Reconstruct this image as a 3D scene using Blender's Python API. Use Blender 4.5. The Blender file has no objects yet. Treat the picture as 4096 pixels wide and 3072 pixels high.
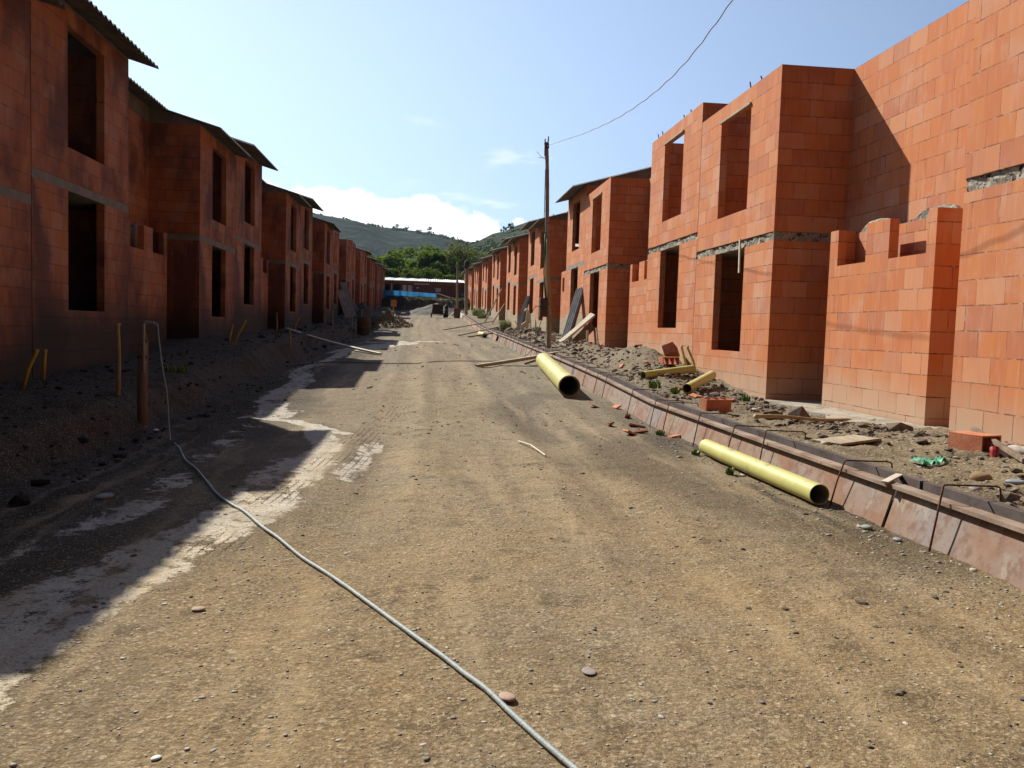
import bpy, math, random
import numpy as np
from mathutils import Vector, Matrix, noise as mnoise
random.seed(7); rs = np.random.RandomState(11)
S = bpy.context.scene
COL = S.collection
# ------------------------------------------------------------ camera
YAW, PIT, ROL = 0.1046, 0.0655, 0.03124
cam = bpy.data.cameras.new("camera"); co = bpy.data.objects.new("camera", cam); COL.objects.link(co)
cam.sensor_width = 36; cam.lens = 36*1.6437/2; cam.clip_start = .05; cam.clip_end = 20000
cy, sy, cp, sp = math.cos(YAW), math.sin(YAW), math.cos(PIT), math.sin(PIT)
F = Vector((sy*cp, cy*cp, -sp)); R0 = Vector((cy, -sy, 0)); U0 = R0.cross(F)
R1 = math.cos(ROL)*R0+math.sin(ROL)*U0; U1 = -math.sin(ROL)*R0+math.cos(ROL)*U0
co.matrix_world = Matrix((R1, U1, -F)).transposed().to_4x4()
S.camera = co
# ------------------------------------------------------------ light
SUN_DIR = Vector((-.65, .96, 1.0)).normalized()          # towards the sun
el = math.asin(SUN_DIR.z); az = math.atan2(SUN_DIR.x, SUN_DIR.y)
sl = bpy.data.lights.new("sun", 'SUN'); sl.energy = 5.0; sl.angle = math.radians(.53); sl.color = (1, .95, .86)
so = bpy.data.objects.new("sun", sl); COL.objects.link(so)
so.rotation_euler = SUN_DIR.to_track_quat('Z', 'Y').to_euler()
W = bpy.data.worlds.new("World"); S.world = W; W.use_nodes = True
SKY_STR = .06; HAZE_COL = (7.6, 9.4, 11.2); SKY_MUL = (.52, .60, .80)
S.view_settings.view_transform = 'Standard'; S.view_settings.look = 'None'
S.view_settings.exposure = .60; S.view_settings.gamma = 1.0

class NT:
    """small helper to write node graphs"""
    def __init__(s, nt): s.t = nt; s.n = nt.nodes; s.l = nt.links
    def node(s, typ, ins=None, **kw):
        n = s.n.new(typ)
        for k, v in kw.items(): setattr(n, k, v)
        for k, v in (ins or {}).items(): s.set(n.inputs[k], v)
        return n
    def set(s, inp, v):
        if hasattr(v, 'is_linked') or isinstance(v, bpy.types.NodeSocket): s.l.new(v, inp)
        else: inp.default_value = v
    def m(s, op, a, b=0., c=0., clamp=False):
        n = s.n.new('ShaderNodeMath'); n.operation = op; n.use_clamp = clamp
        s.set(n.inputs[0], a); s.set(n.inputs[1], b); s.set(n.inputs[2], c); return n.outputs[0]
    def mix(s, f, a, b, blend='MIX'):
        n = s.n.new('ShaderNodeMix'); n.data_type = 'RGBA'; n.blend_type = blend
        s.set(n.inputs[0], f); s.set(n.inputs[6], rgb(a)); s.set(n.inputs[7], rgb(b)); return n.outputs[2]
    def ramp(s, v, a, b):                       # smoothstep a..b
        n = s.n.new('ShaderNodeMapRange'); n.interpolation_type = 'SMOOTHSTEP'
        s.set(n.inputs[0], v); n.inputs[1].default_value = a; n.inputs[2].default_value = b; return n.outputs[0]
    def noise(s, vec, scale, detail=3, rough=.55, dim='3D'):
        n = s.n.new('ShaderNodeTexNoise'); n.noise_dimensions = dim
        s.set(n.inputs['Vector'], vec); n.inputs['Scale'].default_value = scale
        n.inputs['Detail'].default_value = detail; n.inputs['Roughness'].default_value = rough
        return n.outputs[0]
    def xyz(s, v):
        n = s.n.new('ShaderNodeSeparateXYZ'); s.set(n.inputs[0], v); return n.outputs
    def comb(s, x, y, z):
        n = s.n.new('ShaderNodeCombineXYZ'); s.set(n.inputs[0], x); s.set(n.inputs[1], y); s.set(n.inputs[2], z); return n.outputs[0]
    def vm(s, op, a, b):
        n = s.n.new('ShaderNodeVectorMath'); n.operation = op; s.set(n.inputs[0], a); s.set(n.inputs[1], b); return n.outputs[0]
def rgb(c): return c if not isinstance(c, (tuple, list)) or len(c) == 4 else (c[0], c[1], c[2], 1.)

# sky with low cumulus
g = NT(W.node_tree); g.n.clear()
sky = g.node('ShaderNodeTexSky', sky_type='NISHITA', sun_disc=False, sun_elevation=el, sun_rotation=az,
             altitude=900, air_density=1.0, dust_density=1.6, ozone_density=1.6)
tc = g.node('ShaderNodeTexCoord').outputs['Generated']
x, y, z = g.xyz(tc)
hor = g.m('SQRT', g.m('ADD', g.m('MULTIPLY', x, x), g.m('MULTIPLY', y, y)))
e = g.m('DIVIDE', z, g.m('MAXIMUM', hor, .02)); u = g.m('ARCTAN2', x, y)
cv = g.comb(u, g.m('MULTIPLY', e, 1.35), .37)
n1 = g.noise(cv, 9, 2, .5); n2 = g.noise(cv, 26, 7, .6); n3 = g.noise(g.comb(g.m('MULTIPLY', u, .45), g.m('MULTIPLY', e, 1.5), 2.2), 22, 4, .55)
top = g.m('ADD', g.m('MULTIPLY', u, -.17), .150)
top = g.m('ADD', top, g.m('MULTIPLY', g.m('SUBTRACT', n1, .5), .13))
dd = g.m('SUBTRACT', g.m('ADD', top, g.m('MULTIPLY', g.m('SUBTRACT', n2, .5), .075)), e)
cum = g.ramp(dd, -.003, .012)
wis = g.m('MULTIPLY', g.ramp(n3, .60, .74), g.m('MULTIPLY', g.ramp(e, .11, .15), g.m('SUBTRACT', 1., g.ramp(e, .20, .27))))
mask = g.m('MULTIPLY', g.m('MAXIMUM', cum, g.m('MULTIPLY', wis, .25)), g.ramp(y, -.1, .35))
shade = g.ramp(g.noise(g.vm('ADD', cv, (.3, .02, 0)), 17, 4, .6), .32, .62)
low = g.ramp(dd, .01, .10)
ccol = g.mix(g.m('MULTIPLY', g.m('MULTIPLY', shade, low), .8), (16.5, 16.5, 16.6), (11.8, 12.8, 13.8))
sd = g.node('ShaderNodeVectorMath', operation='DOT_PRODUCT'); g.set(sd.inputs[0], tc); sd.inputs[1].default_value = Vector((SUN_DIR.x, SUN_DIR.y, .35)).normalized()
front = g.ramp(sd.outputs['Value'], -.45, .45)                                        # deep clear sky away from the sun
fw = g.m('MULTIPLY', g.m('POWER', g.m('MULTIPLY', g.m('ADD', sd.outputs['Value'], 1.), .5), 3.4), front)   # thin haze is brightest around the sun
hz = g.m('MULTIPLY', fw, g.m('ADD', .35, g.m('MULTIPLY', g.ramp(e, 1.0, .0), .75)))
gl = g.node('ShaderNodeVectorMath', operation='SCALE'); gl.inputs[0].default_value = HAZE_COL; g.set(gl.inputs['Scale'], hz)
sb = g.node('ShaderNodeVectorMath', operation='SCALE'); g.set(sb.inputs[0], g.vm('MULTIPLY', sky.outputs[0], SKY_MUL)); g.set(sb.inputs['Scale'], g.m('ADD', .25, g.m('MULTIPLY', front, .75)))
hazy = g.vm('ADD', sb.outputs[0], gl.outputs[0])
skc = g.mix(mask, hazy, ccol)
bg = g.node('ShaderNodeBackground', {'Color': skc, 'Strength': SKY_STR})
wo = g.node('ShaderNodeOutputWorld'); g.l.new(bg.outputs[0], wo.inputs[0])

# ------------------------------------------------------------ object helpers
def tag(o, label=None, cat=None, group=None, kind=None):
    for k, v in (('label', label), ('category', cat), ('group', group), ('kind', kind)):
        if v: o[k] = v
    return o
def empty(name, loc, rz=0, label=None, cat=None, group=None):
    o = bpy.data.objects.new(name, None); COL.objects.link(o); o.location = loc; o.rotation_euler = (0, 0, rz)
    o.empty_display_size = .2
    return tag(o, label, cat, group)
def copy_tree(o, parent=None):
    c = o.copy(); COL.objects.link(c); c.parent = parent
    for ch in list(o.children): copy_tree(ch, c)
    return c
class MB:
    def __init__(s): s.v = []; s.f = []
    def add(s, v, f):
        b = len(s.v); s.v += [tuple(p) for p in v]; s.f += [tuple(i+b for i in q) for q in f]; return s
    def box(s, x0, x1, y0, y1, z0, z1, M=None):
        v = [(x, y, z) for z in (z0, z1) for y in (y0, y1) for x in (x0, x1)]
        if M is not None: v = [M @ Vector(p) for p in v]
        return s.add(v, [(0, 2, 3, 1), (4, 5, 7, 6), (0, 1, 5, 4), (2, 6, 7, 3), (0, 4, 6, 2), (1, 3, 7, 5)])
    def bar(s, a, b, w, t, up=(0, 0, 1), j=0.):
        """plank from a to b, width w, thickness t, split so that it can bow a little"""
        a, b = Vector(a), Vector(b); d = (b-a).normalized(); sd = d.cross(Vector(up)).normalized(); n = sd.cross(d)
        N = 6; vs = []
        for i in range(N+1):
            p = a.lerp(b, i/N)+n*(j*math.sin(math.pi*i/N))
            for (q, r) in ((-1, -1), (1, -1), (1, 1), (-1, 1)): vs.append(p+sd*(q*w/2)+n*(r*t/2))
        fs = [(3, 2, 1, 0), (4*N, 4*N+1, 4*N+2, 4*N+3)]
        for i in range(N):
            for k in range(4): fs.append((4*i+k, 4*i+(k+1) % 4, 4*i+4+(k+1) % 4, 4*i+4+k))
        return s.add(vs, fs)
    def tube(s, pts, r, n=8, cap=True):
        pts = [Vector(p) for p in pts]; rr = r if isinstance(r, (list, tuple)) else [r]*len(pts)
        vs = []; fs = []; ref = Vector((0, 0, 1)); prev = None
        for i, p in enumerate(pts):
            d = (pts[min(i+1, len(pts)-1)]-pts[max(i-1, 0)]).normalized()
            if prev is None:
                a = d.cross(ref if abs(d.z) < .95 else Vector((1, 0, 0))).normalized()
            else:
                a = (prev-d*prev.dot(d)).normalized()
            prev = a; b = d.cross(a)
            for k in range(n):
                t = 2*math.pi*k/n; vs.append(p+(a*math.cos(t)+b*math.sin(t))*rr[i])
        for i in range(len(pts)-1):
            for k in range(n): fs.append((i*n+k, i*n+(k+1) % n, (i+1)*n+(k+1) % n, (i+1)*n+k))
        if cap: fs += [tuple(range(n))[::-1], tuple((len(pts)-1)*n+k for k in range(n))]
        return s.add(vs, fs)
    def pipe(s, a, b, ro, ri, n=32, bell=0., seg=1):
        a, b = Vector(a), Vector(b); d = (b-a).normalized(); p = d.cross(Vector((0, 0, 1))).normalized(); q = p.cross(d)
        L = (b-a).length
        prof = [(0, ro), (L, ro)] if not bell else [(0, ro), (L-.24, ro), (L-.20, ro+bell), (L, ro+bell)]
        prof = prof+[(L, ri+bell), (0, ri)] if not bell else prof+[(L, ri+bell), (L-.20, ri+bell), (L-.24, ri), (0, ri)]
        m = len(prof); vs = []
        for (t, r) in prof:
            for k in range(n):
                an = 2*math.pi*k/n; vs.append(a+d*t+(p*math.cos(an)+q*math.sin(an))*r)
        fs = []
        for i in range(m):
            for k in range(n): fs.append((i*n+k, ((i+1) % m)*n+k, ((i+1) % m)*n+(k+1) % n, i*n+(k+1) % n))
        return s.add(vs, fs)
    def blob(s, c, r, sx=1, sy_=1, sz=1, j=.25, rnd=random):
        ph = (1+5**.5)/2
        V = [(-1, ph, 0), (1, ph, 0), (-1, -ph, 0), (1, -ph, 0), (0, -1, ph), (0, 1, ph), (0, -1, -ph), (0, 1, -ph), (ph, 0, -1), (ph, 0, 1), (-ph, 0, -1), (-ph, 0, 1)]
        Fc = [(0, 11, 5), (0, 5, 1), (0, 1, 7), (0, 7, 10), (0, 10, 11), (1, 5, 9), (5, 11, 4), (11, 10, 2), (10, 7, 6), (7, 1, 8), (3, 9, 4), (3, 4, 2), (3, 2, 6), (3, 6, 8), (3, 8, 9), (4, 9, 5), (2, 4, 11), (6, 2, 10), (8, 6, 7), (9, 8, 1)]
        a = rnd.random()*6.28; ca, sa = math.cos(a), math.sin(a); out = []
        for (X, Y, Z) in V:
            k = r/1.9*(1+rnd.uniform(-j, j)); X, Y, Z = X*k*sx, Y*k*sy_, Z*k*sz
            out.append((c[0]+X*ca-Y*sa, c[1]+X*sa+Y*ca, c[2]+Z))
        return s.add(out, Fc)
    def mesh(s, name, mat, smooth=False):
        me = bpy.data.meshes.new(name); me.from_pydata(s.v, [], s.f); me.validate(); me.update()
        if mat: me.materials.append(mat)
        if smooth: me.polygons.foreach_set('use_smooth', [True]*len(me.polygons))
        return me
    def build(s, name, mat, parent=None, smooth=False, bevel=0.):
        o = bpy.data.objects.new(name, s.mesh(name, mat, smooth)); COL.objects.link(o)
        if parent: o.parent = parent
        if bevel:
            b = o.modifiers.new('bevel', 'BEVEL'); b.width = bevel; b.segments = 2; b.limit_method = 'ANGLE'
        return o
def split_smooth(o, ang=40):
    me = o.data; me.polygons.foreach_set('use_smooth', [True]*len(me.polygons)); me.set_sharp_from_angle(angle=math.radians(ang)); return o

# ------------------------------------------------------------ materials
def new_mat(name):
    m = bpy.data.materials.new(name); m.use_nodes = True; g = NT(m.node_tree); g.n.clear()
    b = g.node('ShaderNodeBsdfPrincipled'); o = g.node('ShaderNodeOutputMaterial'); g.l.new(b.outputs[0], o.inputs[0])
    return m, g, b
def simple(name, c1, c2, scale=6, rough=.8, bump=.3, bscale=40, metal=0., stretch=None, spec=.3, spots=None, dist=.01):
    m, g, b = new_mat(name)
    v = g.node('ShaderNodeTexCoord').outputs['Object']
    if stretch: v = g.vm('MULTIPLY', v, stretch)
    n = g.noise(v, scale, 6, .6)
    c = g.mix(g.ramp(n, .32, .68), c1, c2)
    if spots: c = g.mix(g.ramp(g.noise(v, scale*2.3, 5, .7), spots[1], spots[1]+.08), c, spots[0])
    c = g.mix(1., c, (.86, .86, .86), 'MULTIPLY')
    g.set(b.inputs['Base Color'], c); b.inputs['Roughness'].default_value = rough; b.inputs['Metallic'].default_value = metal
    b.inputs['Specular IOR Level'].default_value = spec
    bm = g.node('ShaderNodeBump', {'Height': g.noise(v, bscale, 5, .6), 'Strength': bump, 'Distance': dist})
    g.l.new(bm.outputs[0], b.inputs['Normal'])
    return m
def brick_mat():
    m, g, b = new_mat("hollow_brick")
    tcn = g.node('ShaderNodeTexCoord'); P = tcn.outputs['Object']; oi = g.node('ShaderNodeObjectInfo')
    geo = g.node('ShaderNodeNewGeometry')
    nx, ny, nz = g.xyz(tcn.outputs['Normal']); px, py, pz = g.xyz(P)
    sel = g.m('GREATER_THAN', g.m('ABSOLUTE', nx), .5)
    uu = g.m('ADD', g.m('MULTIPLY', sel, py), g.m('MULTIPLY', g.m('SUBTRACT', 1, sel), g.m('ADD', px, .11)))
    rnd = oi.outputs['Random']
    wob = g.m('MULTIPLY', g.m('SUBTRACT', g.noise(P, 1.7, 2), .5), .02)
    vv = g.m('ADD', g.m('DIVIDE', g.m('ADD', pz, wob), .24), 40.)
    row = g.m('FLOOR', vv); fv = g.m('FRACT', vv)
    wr = g.node('ShaderNodeTexWhiteNoise', noise_dimensions='2D'); g.set(wr.inputs['Vector'], g.comb(row, rnd, 0))
    off = g.m('ADD', g.m('MULTIPLY', g.m('MODULO', row, 2.), .5), g.m('MULTIPLY', wr.outputs['Value'], .3))
    hu = g.m('ADD', g.m('ADD', g.m('DIVIDE', uu, .39), off), 60.)
    colm = g.m('FLOOR', hu); fu = g.m('FRACT', hu)
    wn = g.node('ShaderNodeTexWhiteNoise', noise_dimensions='3D'); g.set(wn.inputs['Vector'], g.comb(row, colm, g.m('MULTIPLY', rnd, 17.)))
    wv = wn.outputs['Value']; wc = wn.outputs['Color']
    # joints: thin, irregular, partly missing
    jn = g.noise(P, 9, 3, .6)
    dv = g.m('MULTIPLY', g.m('MINIMUM', fv, g.m('SUBTRACT', 1, fv)), .24)
    du = g.m('MULTIPLY', g.m('MINIMUM', fu, g.m('SUBTRACT', 1, fu)), .39)
    wid = g.m('MULTIPLY', g.ramp(jn, .25, .75), .0055)
    jh = g.m('LESS_THAN', dv, g.m('ADD', wid, .0024)); jv = g.m('MULTIPLY', g.m('LESS_THAN', du, g.m('ADD', wid, .0012)), g.m('GREATER_THAN', wv, .25))
    j = g.m('MAXIMUM', jh, jv)
    half = g.m('GREATER_THAN', g.m('ADD', fu, g.m('MULTIPLY', wr.outputs['Value'], .15)), .58)   # fired tone changes across a block
    wn2 = g.node('ShaderNodeTexWhiteNoise', noise_dimensions='3D'); g.set(wn2.inputs['Vector'], g.comb(row, colm, g.m('ADD', half, g.m('MULTIPLY', rnd, 5.))))
    w2 = wn2.outputs['Value']
    c = g.mix(w2, (.60, .205, .066), (.545, .172, .060))
    c = g.mix(g.m('MULTIPLY', g.ramp(wv, .60, .95), .55), c, (.64, .31, .165))
    c = g.mix(g.m('MULTIPLY', g.ramp(g.m('FRACT', g.m('MULTIPLY', wv, 7.3)), .72, 1.), .42), c, (.40, .145, .095))
    # vertical streaks, dust bloom and grime
    st = g.noise(g.vm('MULTIPLY', P, (1, 1, .16)), 16, 4, .6)
    c = g.mix(g.m('MULTIPLY', g.ramp(st, .48, .75), .34), c, (.62, .34, .24))
    bl = g.noise(P, 1.3, 6, .62)
    c = g.mix(g.m('MULTIPLY', g.ramp(bl, .50, .72), .45), c, (.60, .37, .26))
    c = g.mix(g.m('MULTIPLY', g.ramp(g.noise(g.vm('MULTIPLY', P, (1, 1, .45)), 1.1, 5, .6), .55, .8), .30), c, (.26, .095, .06))
    wp = g.noise(P, 5.5, 6, .72)
    c = g.mix(g.m('MULTIPLY', g.ramp(wp, .70, .80), .5), c, (.66, .50, .42))
    # cement wash at the foot (object colour R) and damp soil (object colour G, which also darkens the left row)
    oc = g.node('ShaderNodeSeparateColor'); g.l.new(oi.outputs['Color'], oc.inputs[0])
    hh = g.m('ADD', pz, g.m('MULTIPLY', g.m('SUBTRACT', g.noise(P, 1.6, 5, .6), .5), .7))
    foot = g.ramp(hh, -1.62, -1.85)
    c = g.mix(g.m('MULTIPLY', foot, oc.outputs[0]), c, (.40, .33, .22))
    pale = g.ramp(hh, -1.75, -2.45)
    c = g.mix(g.m('MULTIPLY', pale, oc.outputs[2]), c, (.50, .36, .24))
    jc = g.mix(g.ramp(g.noise(P, 14, 3), .50, .68), (.10, .055, .035), (.50, .36, .27))
    c = g.mix(g.m('MULTIPLY', j, g.m('ADD', .25, g.m('MULTIPLY', g.ramp(g.noise(P, 3.1, 4), .35, .62), .55))), c, jc)
    stain_shade = g.m('MULTIPLY', g.m('ADD', .25, g.ramp(g.noise(g.vm('MULTIPLY', P, (1, 1, .6)), 1.0, 6, .62), .40, .62)), oc.outputs[1]); c = g.mix(g.m('MULTIPLY', stain_shade, .70), c, (.14, .055, .038))  # blotchy stains plus the left row's shade put into the brick colour
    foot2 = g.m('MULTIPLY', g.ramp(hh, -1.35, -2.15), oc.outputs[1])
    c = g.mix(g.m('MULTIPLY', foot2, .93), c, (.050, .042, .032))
    dr = g.m('MULTIPLY', g.ramp(g.noise(g.vm('MULTIPLY', P, (1, 1, .10)), 13, 3, .6), .55, .72), g.m('MULTIPLY', g.ramp(pz, -1.15, -.14), g.m('LESS_THAN', pz, 0.)))
    c = g.mix(g.m('MULTIPLY', dr, .38), c, (.58, .43, .33))
    c = g.mix(1., c, (.86, .88, .90), 'MULTIPLY')
    g.set(b.inputs['Base Color'], c); b.inputs['Roughness'].default_value = .85; b.inputs['Specular IOR Level'].default_value = .25
    ht = g.m('SUBTRACT', g.m('ADD', g.m('MULTIPLY', wv, .25), g.m('MULTIPLY', g.noise(P, 60, 4, .6), .07)), g.m('MULTIPLY', j, .9))
    bm = g.node('ShaderNodeBump', {'Height': ht, 'Strength': 1., 'Distance': .018})
    g.l.new(bm.outputs[0], b.inputs['Normal'])
    return m
BRICK = brick_mat()
CONC = simple("slab_concrete", (.22, .195, .15), (.42, .38, .30), 6, .9, .7, 25, spots=((.030, .024, .018), .53), dist=.04)
BAND = simple("ring_beam", (.22, .195, .155), (.30, .27, .22), 4, .9, .3, 25, spots=((.16, .13, .10), .62))
CONCW = simple("pale_concrete", (.42, .40, .34), (.58, .55, .47), 3, .9, .4, 30)
APRON = simple("dusty_concrete", (.26, .225, .165), (.44, .40, .32), 2.2, .95, .6, 22, spots=((.16, .13, .095), .56), dist=.02)
ROOF = simple("fibre_cement", (.13, .125, .11), (.22, .21, .19), 3, .85, .3, 30, spots=((.08, .075, .06), .6))
FIBRE = simple("grey_sheet", (.22, .23, .23), (.33, .335, .33), 3, .75, .2, 30, spots=((.15, .15, .15), .62))
GABLE = simple("beam_render", (.17, .15, .125), (.24, .215, .18), 3, .9, .4, 25)
REBAR = simple("rusty_steel", (.10, .045, .025), (.20, .085, .045), 20, .8, .4, 80, metal=.3)
WOOD = simple("sawn_wood", (.34, .27, .18), (.50, .42, .30), 4, .8, .4, 30, stretch=(4, .5, 4), spots=((.2, .15, .1), .62))
WOODD = simple("weathered_wood", (.17, .12, .08), (.30, .22, .15), 4, .85, .5, 30, stretch=(3, 3, .6), spots=((.10, .07, .045), .6))
PALEW = simple("pale_board", (.58, .52, .40), (.74, .68, .54), 3, .8, .2, 30, spots=((.36, .30, .20), .62))
PVC = simple("yellow_pvc", (.50, .47, .14), (.60, .56, .20), 2.5, .50, .12, 60, spec=.4, spots=((.36, .30, .17), .60))
PVCI = simple("pipe_inside", (.30, .25, .12), (.40, .34, .17), 4, .7, .1, 40)
CONDUIT = simple("yellow_conduit", (.62, .40, .03), (.72, .48, .05), 6, .5, .05, 60)
BRK = simple("loose_brick", (.50, .165, .075), (.62, .25, .13), 7, .85, .4, 60, spots=((.40, .28, .2), .66))
STONE = simple("river_stone", (.20, .20, .18), (.40, .38, .33), 3, .8, .4, 30)
STONEB = simple("ochre_stone", (.26, .16, .08), (.36, .24, .13), 5, .9, .7, 30)
BLACK = simple("black_rubber", (.02, .02, .02), (.035, .033, .03), 8, .6, .2, 50)
DARKM = simple("dark_metal", (.05, .035, .028), (.10, .07, .05), 6, .7, .3, 40)

# ------------------------------------------------------------ terrain
ROADP = [(-30, -1.25), (11, -1.23), (14.4, -1.08), (20, -.92), (36.8, -.5), (46.7, -.26), (78.6, 1.08), (92, 1.6), (140, 1.8)]
RTP = [(-30, -.88), (7.65, -.88), (8.7, -.94), (12, -.96), (15.6, -.60), (19.5, -.5), (23.5, -.45), (31.4, -.15), (35, -.2), (46, .08), (59, .58), (70, 1.08), (82, 1.5), (94, 1.9), (110, 2.4)]
LTP = [(-30, -.88), (8, -.88), (12, -.82), (15.3, -.72), (20, -.42), (31, -.3), (36, -.1), (43, 0), (52, .45), (60, .65), (70, .95), (80, 1.3), (100, 2.2), (110, 2.6)]
def itp(y, P): return np.interp(y, [p[0] for p in P], [p[1] for p in P])
def sst(a, b, x):
    t = np.clip((np.asarray(x, float)-a)/(b-a), 0, 1); return t*t*(3-2*t)
_G = rs.rand(512, 512)
def vn(x, y, s):
    x = np.asarray(x)*s+1000.3; y = np.asarray(y)*s+700.7
    i = np.floor(x).astype(int); j = np.floor(y).astype(int); fx = x-i; fy = y-j
    fx = fx*fx*(3-2*fx); fy = fy*fy*(3-2*fy); G = _G
    a = G[i % 512, j % 512]; b = G[(i+1) % 512, j % 512]; c = G[i % 512, (j+1) % 512]; d = G[(i+1) % 512, (j+1) % 512]
    return (a*(1-fx)+b*fx)*(1-fy)+(c*(1-fx)+d*fx)*fy
def fbm(x, y, s, o=4, g=.5):
    t = 0; a = 1; n = 0
    for k in range(o): t = t+a*vn(x+k*7.1, y-k*3.3, s*2**k); n += a; a *= g
    return t/n
def ground(x, y, rough=True):
    x = np.asarray(x, float); y = np.asarray(y, float)
    r = itp(y, ROADP); rt = itp(y, RTP); lt = itp(y, LTP)
    wob = (fbm(x*0+3, y, .45, 4)-.5)*.7*sst(60, 30, y)+.0
    tl = sst(3.25, 3.72, -x+wob)
    tr = sst(3.305, 3.335, x)*sst(80, 79, y)
    kr = sst(3.5, 4.9, x)
    z = r*(1-tl)+(lt-.10*sst(-4.7, -3.6, x)*sst(30, 18, y))*tl
    z = np.where(x > 0, r+.30*tr, z)
    z = np.where(x > 3.335, z*(1-kr)+rt*kr, z)
    # trench along the left bank, heap of spoil on the right
    z = z-.09*sst(-2.2, -2.9, x)*sst(-3.6, -3.2, x)*sst(60, 40, y)
    z = z+.30*np.exp(-(((x-4.35)/.55)**2+((y-16.8)/1.3)**2))
    z = z+.13*np.exp(-(((x-4.0)/.4)**2+((y-14.6)/1.2)**2))
    z = z+.22*np.exp(-(((x-4.1)/.5)**2+((y-21.5)/3.5)**2))+.15*np.exp(-(((x-4.2)/.5)**2+((y-33)/5)**2))
    # far bank behind the works
    fb = sst(97.2+.5*np.sin(x), 98.7+.5*np.sin(x), y)*sst(7, 4.6, np.abs(x-.3))
    z = z+fb*(3.25-z)
    bh = sst(108, 120, y); z = z*(1-bh)+(3.4+.012*(y-120))*bh
    if rough:
        near = sst(60, 20, y)
        onr = sst(-2.6, -1.6, x)*sst(3.2, 2.9, x)
        side = (1-onr)*np.where((x > 2.9) & (x < 3.34), .25, 1.)
        z = z+(fbm(x, y, .5, 4)-.5)*(.06*onr+.10*side)
        z = z+(fbm(x+40, y, 3.5, 4, .6)-.5)*(.018*onr+.10*side)*near
        z = z+(fbm(x+90, y, 14, 3, .6)-.5)*(.010*onr+.05*side)*near
        # wheel ruts
        for c, w in ((-.55, .18), (1.25, .2)):
            cc = c+.25*np.sin(y*.09)
            z = z-.032*np.exp(-((x-cc)/w)**2)*sst(2.5, 6, y)+.016*np.exp(-((np.abs(x-cc)-.34)/.09)**2)*sst(2.5, 6, y)
    return z
def gz(x, y): return float(ground(x, y))

ys = [-14, -10, -6, -3, -1, 0, .7]+list(np.arange(1.2, 13, .05)); yy = 13.
while yy < 128: yy += max(.055, .0062*yy); ys.append(yy)
ys += [135, 150, 175, 210, 260, 340]
xs = [-400, -250, -150, -90, -60, -40, -28, -20, -14, -10, -8]+list(np.arange(-6.6, -4.2, .12))+list(np.arange(-4.2, 3.0, .06))+list(np.arange(3.0, 3.26, .05))+list(np.arange(3.27, 3.40, .015))+list(np.arange(3.42, 6.4, .06))+[6.6, 7, 8, 10, 14, 20, 28, 40, 60, 90, 150, 250, 400]
XG_, YG_ = np.meshgrid(np.array(xs), np.array(ys)); ZG_ = ground(XG_, YG_)
nx_, ny_ = len(xs), len(ys)
V = np.stack([XG_.ravel(), YG_.ravel(), ZG_.ravel()], 1)
ii = (np.arange(ny_-1)[:, None]*nx_+np.arange(nx_-1)[None]).ravel()
Q = np.stack([ii, ii+1, ii+nx_+1, ii+nx_], 1)
me = bpy.data.meshes.new("ground"); me.vertices.add(len(V)); me.vertices.foreach_set('co', V.ravel())
me.loops.add(Q.size); me.loops.foreach_set('vertex_index', Q.ravel()); me.polygons.add(len(Q))
me.polygons.foreach_set('loop_start', np.arange(0, Q.size, 4)); me.polygons.foreach_set('loop_total', np.full(len(Q), 4))
me.update(); me.validate(); me.polygons.foreach_set('use_smooth', [True]*len(me.polygons))
def attr(name, a):
    t = me.attributes.new(name, 'FLOAT', 'POINT'); t.data.foreach_set('value', np.asarray(a, np.float32).ravel())
X, Y = XG_, YG_
def seg(pts, w):                       # soft distance to a polyline on the ground
    d = np.full(X.shape, 9e9)
    for (a, b) in zip(pts[:-1], pts[1:]):
        ax, ay = a; bx, by = b; L = (bx-ax)**2+(by-ay)**2
        t = np.clip(((X-ax)*(bx-ax)+(Y-ay)*(by-ay))/L, 0, 1)
        d = np.minimum(d, np.hypot(X-ax-t*(bx-ax), Y-ay-t*(by-ay)))
    return sst(w, w*.3, d)
wob = (fbm(X, Y, .9, 3)-.5)
lime = np.maximum.reduce([
    seg([(-1.35, 1.0), (-1.55, 2.6), (-1.55, 3.6), (-1.35, 4.6), (-1.1, 5.4), (-1.15, 6.4), (-1.05, 7.6)], .54)*1.0,
    seg([(-2.2, 4.4), (-1.8, 5.6), (-1.9, 6.8)], .30)*.9,
    seg([(-1.0, 7.2), (-.95, 8.6), (-1.3, 10.2)], .3)*1.15,
    seg([(-1.9, 7.4), (-2.0, 9.5), (-1.75, 11.6)], .32)*.75,
    seg([(-2.2, 10.8), (-1.6, 10.6), (-.85, 9.6)], .20)*1.25,
    seg([(-.62, 6.9), (-.50, 9.0)], .22)*1.0,
    seg([(-1.9, 11.0), (-2.3, 13.0), (-2.2, 15.5), (-2.6, 18), (-2.4, 21), (-2.2, 24.5)], .42)*1.1,
    seg([(-2.4, 25), (-1.7, 27.5), (-1.2, 29.5)], .9)*1.3,
    seg([(-1.9, 31), (.4, 33)], .6)*1.15, seg([(-1.3, 29), (-.6, 31.5)], .8)*1.2,
    seg([(.3, 30), (.9, 22)], .35)*.3])
attr('lime', lime)
attr('rocky', sst(-2.5, -3.3, X)+sst(3.15, 3.3, X))
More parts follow.
